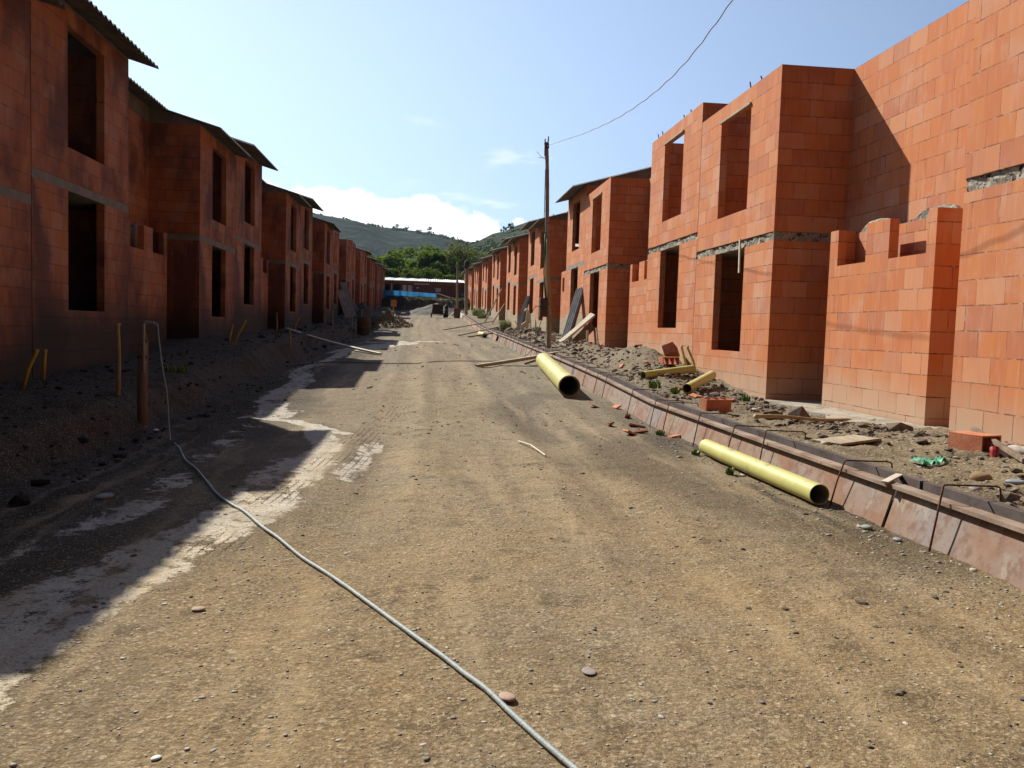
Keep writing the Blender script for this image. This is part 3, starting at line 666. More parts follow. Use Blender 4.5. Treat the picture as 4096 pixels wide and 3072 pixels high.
# ------------------------------------------------------------ timber, boards, sheets
def plank(a, b, w, t, label, mat=WOOD, up=(0, 0, 1), j=0., cat='plank', name='plank', group=None):
    return tag(MB().bar(a, b, w, t, up, j).build(name, mat, bevel=.003), label, cat, group)
plank((1.22, 19.75, -.90), (4.32, 21.95, -.40), .13, .075, 'long grey-brown plank from the road over the kerb form behind the wide pipe', WOOD, j=-.03)
plank((2.50, 20.9, -.86), (3.62, 21.3, -.50), .07, .05, 'short stick beside the pole foot behind the wide pipe', WOODD)
plank((3.25, 21.6, -.62), (3.9, 24.6, -.42), .06, .05, 'thin stick lying on spoil right of the pole foot', WOOD)
plank((1.60, 39.8, -.38), (4.45, 45.0, .22), .12, .05, 'brown plank slanting from the road across the far pipe, upper of two', WOODD)
plank((1.95, 37.9, -.42), (3.7, 38.9, -.12), .14, .06, 'dark plank on the road below the far pipe, lower of two', WOODD)
plank((1.0, 47.0, -.18), (4.1, 51.2, .42), .09, .05, 'thin pole lying from the road onto the kerb far down the street', WOODD)
plank((4.00, 24.75, -.36), (5.02, 24.95, .50), .17, .06, 'pale wide board propped on the house wall, front of two', PALEW, up=(0, -.3, 1))
plank((4.05, 25.02, -.42), (5.03, 25.2, .52), .17, .06, 'pale wide board propped on the house wall, rear of two', PALEW, up=(0, -.3, 1))
plank((4.30, 25.00, -.56), (5.02, 25.08, .18), .05, .26, 'brown plank on edge under the two pale boards', WOODD, up=(0, 0, 1))
plank((4.74, 24.35, -.5), (4.74, 24.40, .02), .07, .03, 'small pale stake under the propped boards', PALEW, up=(0, 1, 0))
def sheet(a, b, w, label, group, n=6, cor=.018, th=.012, side=(.42, -.9, 0), mat=FIBRE, cat='sheet'):
    """corrugated strip leaning from a (foot) to b (head)"""
    a, b = Vector(a), Vector(b); d = (b-a); s_ = Vector(side); s_ = (s_-d*s_.dot(d)/d.length_squared).normalized(); nn = d.normalized().cross(s_)
    N = n*8; v = []
    for sg in (1, -1):
        for i in range(N+1):
            q = a+s_*(w*i/N-w/2)+nn*(cor*math.cos(2*math.pi*n*i/N)+sg*th/2)
            v += [q, q+d]
    B = 2*(N+1); f = []
    for i in range(N):
        k = 2*i; f += [(k, k+1, k+3, k+2), (B+k, B+k+2, B+k+3, B+k+1), (k, k+2, B+k+2, B+k), (k+1, B+k+1, B+k+3, k+3)]
    f += [(0, B, B+1, 1), (2*N, 2*N+1, B+2*N+1, B+2*N)]
    o = MB().add(v, f).build('corrugated_sheet', mat); split_smooth(o, 50)
    return tag(o, label, cat, group)
gs = 'grey corrugated sheets leaning on the houses'
sheet((4.30, 26.2, -.50), (5.00, 27.25, 1.40), .40, 'grey corrugated sheet leaning beside the pale boards, front of two', gs, 4)
sheet((4.40, 26.3, -.50), (5.03, 27.4, 1.36), .46, 'grey corrugated sheet leaning beside the pale boards, rear of two', gs, 4)
sheet((4.42, 40.5, -.10), (4.98, 41.2, 1.62), .36, 'grey corrugated sheet leaning past the pole, front of two', gs, 4)
sheet((4.56, 40.9, -.10), (5.02, 41.45, 1.55), .34, 'grey corrugated sheet leaning past the pole, rear of two', gs, 4)
plank((3.55, 52.4, .1), (4.85, 54.5, 2.55), .09, .06, 'long brown pole leaning on the fourth right pair, longer of two', WOODD)
plank((4.05, 52.0, .2), (4.9, 52.6, 1.55), .09, .05, 'short grey pole leaning on the fourth right pair, shorter of two', WOODD)
# broken frame in the third pair's gap
t = empty('broken_frame', (4.75, 39.0, -.2), 0, 'broken cream wooden frame standing on end beside the leaning sheets', 'frame')
for nm, a, b2 in (('frame_rail', (-.05, 0, .05), (.0, .1, 1.0)), ('frame_rail', (-.28, 0, .35), (.12, .05, .62)), ('frame_rail', (.0, .1, 1.0), (-.14, 0, 1.12)), ('frame_rail', (-.28, .0, .35), (-.2, .0, -.02)), ('frame_rail', (-.2, 0, -.02), (.06, .05, -.08))):
    MB().bar(a, b2, .16, .05, (0, 1, .2)).build(nm, PALEW, t)
BAMB = simple("bamboo_cane", (.38, .27, .14), (.50, .38, .20), 5, .6, .3, 30, spots=((.2, .12, .06), .62))
p0, p1 = Vector((3.47, 8.50, -.84)), Vector((4.76, 8.92, -.90)); pts = []; rr = []
for i in range(41):
    q = i/40; pts.append(p0.lerp(p1, q)+Vector((0, 0, .01*math.sin(q*7)))); rr.append((.022-.006*q)*(1.22 if i % 6 == 0 else 1))
rr[-1] = .004; rr[-2] = .009
tag(MB().tube(pts, rr, 10).build('bamboo_cane', BAMB, smooth=True), 'knotted bamboo cane lying on the soil before the shaded recess', 'bamboo cane')
tag(MB().bar((3.42, 6.80, -.885), (3.97, 7.14, -.875), .27, .022, (0, 0, 1)).build('wood_board', WOOD, bevel=.003), 'square pale board lying flat on the stones behind the kerb form', 'board')
plank((4.74, 6.80, -.735), (4.40, 5.70, -.85), .045, .032, 'narrow plank resting on the loose hollow block at the right edge', WOODD)
plank((2.08+.95, 5.2, -.93), (3.28, 5.45, -.92), .05, .012, 'thin pale splinter lying on the kerb form rail', PALEW)

# left side stakes, planks
plank((-4.51, 28.2, -.22), (-1.22, 23.5, -.80), .14, .05, 'long pale plank sloping from the left bank down to the road', PALEW, j=-.05)
for (x_, y_, hgt, r_, lb) in ((-3.66, 10.54, .86, .026, 'thin wooden stake on the left bank behind the hose post'), (-4.6, 26.9, .64, .02, 'thin stake on the left bank left of the sloping plank'),
                        (-3.43, 22.0, .45, .02, 'short stake at the bank edge under the sloping plank'), (-3.6, 33.5, .7, .02, 'thin stake on the left bank beyond the sloping plank'),
                        (-3.5, 41.0, .75, .025, 'stake by the olive drum on the left bank'), (-3.45, 46.5, .9, .03, 'tall pale stake before the dark heap on the left'), (-3.6, 57, .7, .03, 'stake behind the branch heap near the orange sign'),
                        (-4.3, 37, .8, .02, 'thin stake close to the fourth left pair')):
    z_ = gz(x_, y_)
    tag(MB().tube([(x_, y_, z_-.1), (x_+.01, y_, z_+hgt*.5), (x_-.005, y_, z_+hgt-.03), (x_-.005, y_, z_+hgt-.028), (x_-.005, y_, z_+hgt)], [r_, r_, r_*.95, r_*1.4, r_*1.4], 8).build('stake', BAMB, smooth=False), lb, 'stake', 'wooden stakes along the left bank')
# water post with the grey hose
t = empty('water_post', (-3.27, 10.2, gz(-3.27, 10.2)), 0, 'brown upright standpipe post at the left bank holding the grey hose', 'post')
zb = gz(-3.27, 10.2)
MB().tube([(0, 0, -.1), (0, 0, .5), (.003, 0, .98)], [.058, .056, .052], 14).build('post', simple("post_wood", (.22, .15, .10), (.32, .23, .16), 5, .8, .4, 30, stretch=(3, 3, .5)), t, smooth=True)
MB().tube([(.03, -.05, .62), (.03, -.05, 1.20), (.05, -.05, 1.225), (.14, -.05, 1.215), (.19, -.05, 1.18)], .016, 10).build('riser_pipe', simple("grey_pvc", (.38, .36, .31), (.5, .48, .42), 5, .5, .1), t, smooth=True)
MB().tube([(0, 0, .80), (0, 0, .83)], .062, 14).build('wire_tie', DARKM, t)
MB().tube([(.055, 0, .40), (.05, .02, .99), (-.0, .0, 1.215), (.03, -.03, 1.22)], .012, 8).build('strap', WOODD, t)
HOSE = simple("grey_hose", (.30, .345, .33), (.40, .44, .42), 30, .55, .35, 90, stretch=(1, 1, 1))
def smooth_path(P, n=8):
    P = [Vector(p) for p in P]; out = []
    for i in range(len(P)-1):
        a, b, c, d = P[max(i-1, 0)], P[i], P[i+1], P[min(i+2, len(P)-1)]
        for k in range(n):
            t = k/n; out.append(.5*((2*b)+(c-a)*t+(2*a-5*b+4*c-d)*t*t+(3*b-a-3*c+d)*t**3))
    return out+[P[-1]]
hp = [(0.783, 1.473), (0.433, 2.273), (0.37, 2.42), (0.297, 2.594), (0.234, 2.749), (0.163, 2.901), (0.084, 3.062), (-0.003, 3.239), (-0.101, 3.442), (-0.21, 3.663), (-0.334, 3.927), (-0.474, 4.212), (-0.626, 4.484), (-0.799, 4.792), (-0.945, 5.096), (-1.116, 5.465), (-1.257, 5.711), (-1.414, 5.994), (-1.601, 6.47), (-1.818, 7.002), (-2.052, 7.526), (-2.328, 8.345), (-2.56, 9.0), (-2.74, 9.45)]
pts = [(x_, y_, gz(x_, y_)+.012) for x_, y_ in hp]+[(-2.86, 9.75, -.85), (-2.95, 9.9, -.6), (-3.04, 10.05, -.25), (-3.075, 10.12, -.1), (-3.10, 10.14, -.06)]
tag(MB().tube(smooth_path(pts, 6), .0092, 10).build('hose', HOSE, smooth=True), 'grey hose snaking over the road from the post to the foreground', 'hose')
bp = [(-3.0, 19.6), (-2.4, 20.0), (-1.6, 20.1), (-.9, 19.9), (-.2, 20.5), (.4, 21.2), (1.2, 21.4), (1.9, 21.5), (2.35, 22.2), (2.6, 22.9)]
pts = [(x_, y_, gz(x_, y_)+.022) for x_, y_ in bp]+[(2.95, 23.1, -.55), (3.10, 23.15, -.1), (3.2, 23.15, .3), (3.26, 23.15, .52)]
tag(MB().tube(smooth_path(pts, 6), .010, 6).build('cable', BLACK, smooth=True), 'thin black cable crossing the road and climbing the bamboo pole box', 'cable')

# ------------------------------------------------------------ poles and wires
POLE = simple("bamboo_pole", (.27, .21, .15), (.42, .34, .25), 4, .8, .5, 30, stretch=(3, 3, .4), spots=((.12, .085, .06), .6))
def pole(x0, y0, zb, x1, y1, zt, r0, r1, label, nodes=16):
    t = empty('utility_pole', (x0, y0, zb), 0, label, 'pole', 'wooden poles along the right side')
    pts = []; rr = []; D = Vector((x1-x0, y1-y0, zt-zb)); n = nodes*4
    for i in range(n+1):
        q = i/n; pts.append(D*q+Vector((.012*math.sin(q*9), .012*math.cos(q*6), 0))); rr.append((r0+(r1-r0)*q)*(1.07 if i % 4 == 0 else 1.))
    pts[0] -= Vector((0, 0, .2)); MB().tube(pts, rr, 12).build('shaft', POLE, t, smooth=True)
    return t, D
t, D = pole(3.44, 23.24, -.62, 3.185, 23.24, 5.05, .066, .050, 'tall bamboo pole with dark box standing behind the kerb form')
for dx in (-.035, .035): MB().tube([D+Vector((dx, 0, -.3)), D+Vector((dx*1.1, 0, -.02)), D+Vector((dx*1.3, 0, .20+dx))], .020, 8).build('top_prong', POLE, t, smooth=True)
MB().blob(D+Vector((0, -.02, -.02)), .075, 1, 1, 1.5, .3).build('insulator_tie', DARKM, t)
MB().tube([D+Vector((-.02, 0, -.35)), D+Vector((-.14, -.05, -.33)), D+Vector((-.27, -.06, -.20))], .006, 5).build('loose_wire', BLACK, t)
MB().tube([D+Vector((-.02, 0, -.37)), D+Vector((-.12, -.05, -.36)), D+Vector((-.22, -.02, -.34))], .006, 5).build('loose_wire', BLACK, t)
def down(z, x): return Vector((D.x*(z/D.z)+x, -.075, z))
GREEN = simple("green_cable", (.03, .10, .09), (.05, .15, .12), 10, .5, .1)
MB().tube([down(z_, x_) for z_, x_ in ((5.0, -.05), (4.4, -.07), (3.9, -.085), (3.6, -.105), (3.3, -.09), (3.0, -.06), (2.2, -.075), (1.6, -.07), (1.35, -.06))], .011, 6).build('cable', BLACK, t, smooth=True)
MB().tube([down(z_, x_) for z_, x_ in ((3.3, -.07), (2.8, -.09), (2.2, -.12), (1.7, -.10), (1.4, -.08))], .02, 6).build('cable', GREEN, t, smooth=True)
MB().tube([down(z_, x_) for z_, x_ in ((3.1, -.03), (2.4, -.045), (1.8, -.04), (1.4, -.05))], .014, 6).build('cable', PVC, t, smooth=True)
for z_ in (3.55, 1.33): MB().tube([D*(z_/D.z)+Vector((0, 0, -.012)), D*(z_/D.z)+Vector((0, 0, .012))], .068, 12).build('wire_tie', BLACK, t)
bx = MB().box(-.30, -.085, -.12, .06, .98, 1.50).build('meter_box', simple("box_dark", (.06, .05, .042), (.11, .09, .075), 6, .6, .3, 30, spots=((.25, .22, .18), .68)), t, bevel=.012)
MB().box(-.285, -.10, -.131, -.121, .995, 1.485).build('box_door', DARKM, bx, bevel=.003)
MB().tube([(-.29, -.05, 1.26), (-.40, -.05, 1.27), (-.47, -.05, 1.2), (-.50, -.05, 1.1)], .010, 6).build('cable', BLACK, t)
wp = [(3.19, 23.24, 5.02), (3.215, 20.2, 4.54), (3.23, 17.4, 4.09), (3.24, 14.0, 3.64), (3.26, 11.3, 3.49), (3.30, 9.3, 3.71), (3.36, 7.2, 4.15), (3.45, 4.0, 5.0), (3.5, 0, 6.2)]
wsp = smooth_path(wp, 12); wsp = [p+Vector((.006*math.sin(i*1.9), 0, .007*math.cos(i*1.9))) for i, p in enumerate(wsp)]
tag(MB().tube(wsp, .0062, 5).build('overhead_wire', simple("twisted_wire", (.16, .10, .06), (.30, .20, .12), 6, .6, .2), smooth=True), 'twisted overhead wire sagging from the bamboo pole towards the camera', 'wire')
def capped(x_, y_, top, rr, label, cap=True):
    t, D = pole(x_, y_, gz(x_, y_), x_-.1, y_, top, rr*1.15, rr*.9, label, 10)
    if cap:
        MB().tube([D+Vector((0, 0, .0)), D+Vector((0, 0, .06)), D+Vector((0, 0, .10)), D+Vector((0, 0, .45)), D+Vector((0, 0, .62)), D+Vector((0, 0, .66))], [rr*1.1, rr*2.0, rr*2.1, rr*1.7, rr*1.1, rr*.4], 14).build('lamp_cap', DARKM, t, smooth=False)
        MB().tube([D+Vector((0, 0, .6)), D+Vector((-.04, 0, 1.35))], .025, 6).build('antenna_rod', DARKM, t)
    else:
        MB().tube([D+Vector((0, 0, -.3)), D+Vector((.1, 0, -.7)), D+Vector((.3, 0, -.5))], .02, 5).build('loose_wire', POLE, t)
    return t
capped(3.45, 72.0, 5.0, .115, 'far thick pole with dark cap at the end of the kerb')
capped(3.15, 85.0, 6.5, .10, 'far bare pole left of the capped pole', False)
capped(4.15, 88.0, 5.6, .10, 'far pole with small round cap close to the right houses')

# ------------------------------------------------------------ blocks, rubble, litter
def hollow_block(loc, rot, label, name='hollow_block', s=(.33, .23, .12), mat=BRK, group='loose hollow clay blocks', cells=3):
    L, H_, T = s; mb = MB(); t = .012
    # extruded along H_: outer skin with cells running through
    ys_ = [-L/2]; wv_ = (L-t*(cells+1))/cells
    mb.box(-L/2, L/2, -T/2, -T/2+t, -H_/2, H_/2); mb.box(-L/2, L/2, T/2-t, T/2, -H_/2, H_/2)
    for k in range(cells+1):
        x0 = -L/2+k*(wv_+t); mb.box(x0, x0+t, -T/2+t, T/2-t, -H_/2, H_/2)
    o = mb.build(name, mat); o.location = loc; o.rotation_euler = rot
    return tag(o, label, 'clay block', group)
R_ = math.radians
# block with its open end towards the camera/right, plain top
hollow_block((4.55, 6.50, -.815), (R_(90), 0, R_(20)), 'big hollow clay block lying by the wall at the right edge', s=(.24, .30, .14), cells=2)
hollow_block((3.56, 9.95, -.855), (R_(6), 0, R_(15)), 'orange hollow block lying behind the kerb form below the short pipe', s=(.36, .16, .13))
hollow_block((4.80, 16.1, -.34), (R_(65), R_(20), R_(55)), 'tilted hollow block on top of the spoil heap, upper of two', s=(.33, .23, .2), cells=2)
hollow_block((4.50, 15.2, -.50), (R_(90), 0, R_(10)), 'hollow block at the foot of the spoil heap, lower of two', s=(.33, .2, .14))
hollow_block((3.95, 26.5, -.25), (0, 0, R_(25)), 'pale grey block on the spoil right of the pole', s=(.36, .2, .13), mat=CONCW)
for k in range(26):
    zone = random.choice([(3.7, 4.7, 13.2, 17.6), (3.6, 4.8, 19, 22.5), (3.5, 4.4, 11.5, 14), (4.2, 4.9, 22.2, 23.6), (2.5, 2.95, 9.2, 13)]) if k > 2 else (2.4, 3., 9.5, 12)
    x_, y_ = random.uniform(*zone[:2]), random.uniform(*zone[2:]); sz = random.uniform(.05, .12)
    m_ = MB().box(-sz, sz, -sz*random.uniform(.35, .7), sz*random.uniform(.35, .7), -.010, .010)
    m_.v = [(a+random.uniform(-.25, .25)*sz, b+random.uniform(-.25, .25)*sz, c) for a, b, c in m_.v[:4]]+m_.v[4:]
    m_.v = m_.v[:4]+[(m_.v[q][0]*.9, m_.v[q][1]*.9, m_.v[q+4][2]) for q in range(4)]
    o = m_.build('brick_shard', BRK); o.location = (x_, y_, gz(x_, y_)+.02); o.rotation_euler = (random.uniform(-.5, .5), random.uniform(-.5, .5), random.uniform(0, 6))
    tag(o, 'broken orange clay shard lying on the soil behind the kerb form' if x_ > 3.1 else 'broken orange clay shard lying on the road by the kerb form', 'brick shard', 'orange clay shards behind the kerb form' if x_ > 3.1 else 'orange clay shards on the road')
def rock(x_, y_, r, mat, label, sz=.6, dz=.3, sx=1.3):
    mb = MB().blob((0, 0, 0), r, sx, 1, sz, .12); o = mb.build('rock', mat); sb = o.modifiers.new('s', 'SUBSURF'); sb.levels = sb.render_levels = 2
    o.data.polygons.foreach_set('use_smooth', [True]*len(o.data.polygons)); o.location = (x_, y_, gz(x_, y_)+r*dz)
    return tag(o, label, 'rock')
BLUEG = simple("blue_grey_stone", (.20, .22, .25), (.32, .34, .37), 6, .6, .2, 30)
PINKS = simple("pinkish_stone", (.42, .29, .20), (.50, .36, .26), 6, .8, .3, 30)
WHITES = simple("white_stone", (.75, .75, .72), (.82, .82, .8), 6, .7, .2, 30)
rock(3.74, 5.25, .07, STONEB, 'round ochre clod near the right edge behind the kerb form', .8)
rock(3.88, 5.10, .05, BLUEG, 'smooth blue-grey stone beside the ochre clod', .5, .35, 1.7)
rock(3.46, 4.90, .055, STONE, 'grey cobble touching the back rail of the kerb form', .6)
rock(2.88, 5.12, .04, simple("greenish_stone", (.24, .26, .21), (.34, .36, .30), 6, .7, .2), 'greenish cobble at the foot of the kerb form')
rock(2.92, 4.83, .035, BLUEG, 'small blue-grey pebble at the foot of the kerb form', .5)
rock(-.93, 3.62, .03, PINKS, 'pinkish flat pebble on the road left of the hose', .35)
rock(.30, 2.70, .035, PINKS, 'small pale pebble on the road right of the hose', .35)
rock(.62, 2.92, .035, simple("mauve_stone", (.26, .22, .19), (.36, .31, .27), 6, .8, .3), 'flat mauve pebble set in the road in the foreground', .2, .1)
rock(-.72, 2.37, .016, WHITES, 'tiny bright white chip at the bottom of the photo', .4)
rock(-3.02, 9.88, .045, WHITES, 'white stone at the foot of the hose post', .4)
rock(-2.15, 5.95, .07, STONE, 'pale stone half buried in the shaded mud on the left', .4)
DARKSTONE = simple('muddy_stone', (.07, .065, .055), (.16, .145, .12), 6, .9, .4, 40)
for k in range(12):
    x_ = random.uniform(-3.45, -2.75); y_ = random.uniform(7.5, 13)
    tag(rock(x_, y_, random.uniform(.02, .045), DARKSTONE, 'x', .6), 'grey stone at the foot of the dark left bank', 'rock', 'stones under the left bank')
RED = simple("red_plastic", (.26, .012, .012), (.38, .03, .025), 8, .35, .1, spots=((.7, .45, .4), .7))
GREENP = simple("green_plastic", (.10, .42, .24), (.22, .55, .36), 14, .4, .3, 30, spots=((.45, .7, .55), .6))
tag(MB().tube([(4.44, 6.10, -.895), (4.46, 6.12, -.84), (4.47, 6.14, -.82), (4.47, 6.14, -.815)], [.028, .034, .036, .02], 10).build('plastic_cup', RED), 'crumpled red plastic cup between the hollow block and the white sack', 'cup')
SACK = simple("cement_sack", (.50, .45, .36), (.66, .60, .50), 5, .8, .5, 25)
mb = MB(); v = []; f = []
for i in range(13):
    for k in range(9):
        a_ = i/12; b_ = k/8; v.append((4.60+a_*.36, 6.20+.24*b_-.12*a_, -.905+.09*math.sin(math.pi*b_)**.6*math.sin(math.pi*min(1, a_*1.1+.05))**.5+.01*random.random()))
for i in range(12):
    for k in range(8): q = i*9+k; f.append((q, q+9, q+10, q+1))
tag(mb.add(v, f).build('paper_sack', SACK, smooth=True), 'crumpled cream paper sack lying against the wall at the right edge', 'sack')
mb = MB(); v = []; f = []
for i in range(17):
    for k in range(7):
        a_ = i/16; b_ = k/6; x_ = 3.66+.30*a_+.03*math.sin(b_*5); y_ = 5.86+.13*(b_-.5)*(1.1-.5*a_)+.10*a_
        v.append((x_, y_, gz(x_, y_)+.022+.022*math.sin(a_*19+b_*4)*math.cos(b_*7)+.02*random.random()))
for i in range(16):
    for k in range(6): q = i*7+k; f.append((q, q+7, q+8, q+1))
tag(mb.add(v, f).build('plastic_wrapper', GREENP, smooth=True), 'crumpled green plastic wrapper on the stones behind the kerb form', 'wrapper')
# concrete aprons before the recess
def slab_poly(name, pts, zt, th, mat, **kw):
    n = len(pts); v = [(x, y, zt(x, y)) for x, y in pts]+[(x, y, zt(x, y)-th) for x, y in pts]
    f = [tuple(range(n)), tuple(range(2*n-1, n-1, -1))]+[(i, i+n, (i+1) % n+n, (i+1) % n) for i in range(n)]
    return tag(MB().add(v, f).build(name, mat), **kw)
apz = lambda x, y: -.922-.02*max(0, 5.4-x)
slab_poly('concrete_apron', [(5.03, 11.98), (4.96, 11.4), (5.03, 10.9), (4.86, 10.4), (4.95, 9.9), (4.70, 9.4), (4.88, 8.8), (4.93, 8.3), (5.08, 7.72), (6.1, 7.72), (6.1, 8.66), (5.48, 8.66), (5.48, 11.2), (6.1, 11.2), (6.1, 12.0)], apz, .12, APRON, label='pale concrete apron at the foot of the notched low wall', cat='apron')
WIRE = simple("light_stick", (.62, .56, .42), (.75, .68, .52), 5, .7, .2)
tag(MB().tube([(1.03, 8.95, gz(1.03, 8.95)+.02), (1.12, 8.6, gz(1.1, 8.6)+.03), (1.20, 8.1, gz(1.2, 8.1)+.015)], .009, 6).build('twig', WIRE), 'thin pale twig lying on the road in the middle', 'twig')

# ------------------------------------------------------------ weeds
GRASS = simple("weed_leaf", (.10, .19, .035), (.20, .30, .07), 30, .6, .1)
def weed(x_, y_, r, h_, n, label, mat=GRASS, w=.012, name='weed_clump'):
    mb = MB(); z_ = gz(x_, y_)
    for k in range(n):
        a = random.uniform(0, 6.28); rr = r*random.random()**.5; bx_, by_ = x_+rr*math.cos(a)*.6, y_+rr*math.sin(a)*.6; hh = h_*random.uniform(.5, 1.1)
        l = random.uniform(0, 6.28); ox, oy = math.cos(l), math.sin(l); px_, py_ = -oy*w, ox*w; bend = hh*random.uniform(.2, .7)
        v = []
        for q, ww in ((0, .7), (.5, 1), (.85, .6), (1, .05)):
            v += [(bx_+ox*bend*q*q-px_*ww, by_+oy*bend*q*q-py_*ww, z_+hh*q), (bx_+ox*bend*q*q+px_*ww, by_+oy*bend*q*q+py_*ww, z_+hh*q)]
        mb.add(v, [(0, 1, 3, 2), (2, 3, 5, 4), (4, 5, 7, 6)])
    return tag(mb.build(name, mat), label, 'weed', 'green weeds on the building site')
weed(3.62, 12.9, .16, .13, 50, 'green weeds behind the kerb form left of the short pipe'); weed(3.75, 12.3, .14, .10, 40, 'green weeds beside the mouth of the short pipe')
weed(2.86, 9.9, .08, .07, 22, 'tiny grass tuft at the foot of the kerb form'); weed(2.72, 7.15, .06, .07, 26, 'small grass tuft beside the long ridged pipe')
weed(2.75, 8.2, .06, .06, 20, 'tiny grass tuft near the far end of the long pipe'); weed(4.7, 11.9, .1, .12, 40, 'small weeds at the foot of the shadowed side wall corner')
BUSHL = simple("pale_bush_leaf", (.26, .33, .13), (.42, .48, .26), 12, .6, .1)
weed(3.85, 40.5, .42, .50, 380, 'feathery pale green bush behind the far kerb form', BUSHL, .010)
weed(4.2, 62, .7, .5, 170, 'yellow-green weeds before the fifth right pair', BUSHL, .03); weed(4.3, 68, .9, .6, 200, 'yellow-green weeds near the capped pole', BUSHL, .03)
weed(4.5, 34, .3, .22, 120, 'low weeds before the third right pair', GRASS, .014)
weed(-4.3, 26.6, .3, .14, 80, 'low weeds on the left bank by the sloping plank', GRASS, .012); weed(-3.9, 13.8, .3, .10, 90, 'low weeds on the dark left bank', GRASS, .01)

# ------------------------------------------------------------ far works: drum, heaps, mixer, sign, shed
OLIVE = simple("olive_drum", (.085, .065, .03), (.14, .10, .05), 4, .7, .3, 20)
t = empty('drum', (-2.95, 41.2, gz(-2.9, 41.2)), 0, 'olive-brown drum standing in the shade at the left road edge', 'drum')
MB().tube([(0, 0, 0), (0, 0, .05), (0, 0, .28), (0, 0, .30), (0, 0, .33), (0, 0, .55), (0, 0, .58), (0, 0, .6), (0, 0, .85)], [.30, .31, .31, .325, .31, .31, .325, .31, .31], 24).build('drum_body', OLIVE, t, smooth=True)
MB().pipe((0, 0, .83), (0, 0, .87), .325, .29, 24).build('drum_rim', OLIVE, t)
def heap(name, c, rx, ry, hgt, mat, n=40, rough=.12, **kw):
    mb = MB(); v = []; f = []
    for i in range(n+1):
        for k in range(n+1):
            a, b = i/n*2-1, k/n*2-1; rr = math.hypot(a, b); x_, y_ = c[0]+a*rx, c[1]+b*ry
            hh = max(0, 1-rr)**.9*hgt if rr < 1 else 0
            nz_ = (mnoise.noise(Vector((x_*1.7, y_*1.7, 3)))+.6*mnoise.noise(Vector((x_*5, y_*5, 1)))+.4*mnoise.noise(Vector((x_*11, y_*11, 1))))*rough*min(1, hh*4)
            v.append((x_, y_, float(ground(x_, y_, False))-.06+hh+nz_))
    for i in range(n):
        for k in range(n): q = i*(n+1)+k; f.append((q, q+n+1, q+n+2, q+1))
    o = mb.add(v, f).build(name, mat, smooth=True); return tag(o, **kw)
GRAVEL = simple("grey_gravel", (.10, .097, .085), (.21, .20, .175), 9, .95, .9, 14, dist=.08)
DARKSOIL = simple("dark_soil", (.050, .040, .028), (.085, .066, .045), 6, .95, .8, 12, dist=.08)
heap('gravel_pile', (.95, 79, 0), 3.0, 3.4, 1.12, GRAVEL, label='grey gravel pile at the far end of the road', cat='gravel pile')
heap('soil_heap', (-4.1, 56, 0), 1.6, 4.2, .85, DARKSOIL, rough=.2, label='dark soil heap on the far left before the red houses', cat='soil heap')
heap('soil_heap', (-3.5, 53, 0), 1.5, 4.0, .75, DARKSOIL, rough=.25, label='dark soil mound under the dry branches on the left', cat='soil heap')
LEAFD = simple("dry_leaf", (.13, .10, .045), (.30, .22, .11), 2.5, .7, .1, spots=((.10, .15, .04), .55))
mb = MB()
for k in range(2600):
    a = random.uniform(0, 6.28); rr = random.random()**.6; x_ = -2.3+rr*1.35*math.cos(a)+.3*random.random(); y_ = 52+rr*4*math.sin(a)
    hh = max(0, 1-rr)*1.15*(1-.5*max(0, (x_+2.3)/1.35)); z_ = float(ground(x_, y_, False))+hh*random.random()**.4+.02
    s_ = random.uniform(.04, .10); d1 = Vector((random.gauss(0, 1), random.gauss(0, 1), random.gauss(0, 1))).normalized()*s_; d2 = d1.orthogonal().normalized()*s_*random.uniform(.3, .8); p = Vector((x_, y_, z_))
    mb.add([p-d1, p+d2, p+d1, p-d2], [(0, 1, 2, 3)])
tag(mb.build('branch_heap', LEAFD), 'heap of dry leafy branches beside the far left road edge', 'branch heap', kind='stuff')
MIX = simple("mixer_steel", (.025, .022, .02), (.05, .042, .035), 5, .6, .2)
t = empty('concrete_mixer', (1.1, 70.2, gz(1.1, 70.2)), 0, 'dark concrete mixer standing before the gravel pile', 'mixer')
MB().box(-.55, .35, -.2, -.15, .30, 1.12).build('hopper', MIX, t, bevel=.02)
MB().box(-.52, .32, -.14, .25, .30, .36).build('bed', MIX, t)
for sx_ in (-.62, .42):
    wv_ = MB().tube([(sx_-.05, 0, .22), (sx_+.05, 0, .22)], .22, 20).build('wheel', BLACK, t)
    MB().tube([(sx_-.055, 0, .22), (sx_+.055, 0, .22)], .09, 12).build('hub', DARKM, wv_)
MB().tube([(.62, 0, .05), (.62, 0, .3), (.62, 0, .62), (.62, 0, .8), (.60, 0, .98), (.56, 0, 1.1)], [.15, .17, .15, .17, .16, .06], 14).build('mixing_drum', MIX, t, smooth=True)
MB().tube([(.55, -.1, .72), (.25, -.2, .6)], .035, 8).build('handle', PALEW, t)
MB().bar((-.6, -.2, .0), (-.52, -.2, 1.0), .06, .05, (0, 1, 0)).build('frame_post', GABLE, t)
t = empty('barrel', (2.62, 71.0, gz(2.6, 71)), 0, 'reddish brown barrel at the road edge beside the mixer', 'barrel')
MB().tube([(0, 0, 0), (0, 0, .2), (0, 0, .45), (0, 0, .62)], [.24, .29, .30, .29], 20).build('barrel_body', simple("barrel_grey", (.13, .11, .09), (.2, .17, .14), 4, .7), t, smooth=True)
MB().tube([(0, 0, .55), (0, 0, .80), (0, 0, .82)], [.335, .31, .30], 20).build('barrel_lid', simple("barrel_red", (.17, .06, .045), (.28, .13, .10), 4, .7), t, smooth=False)
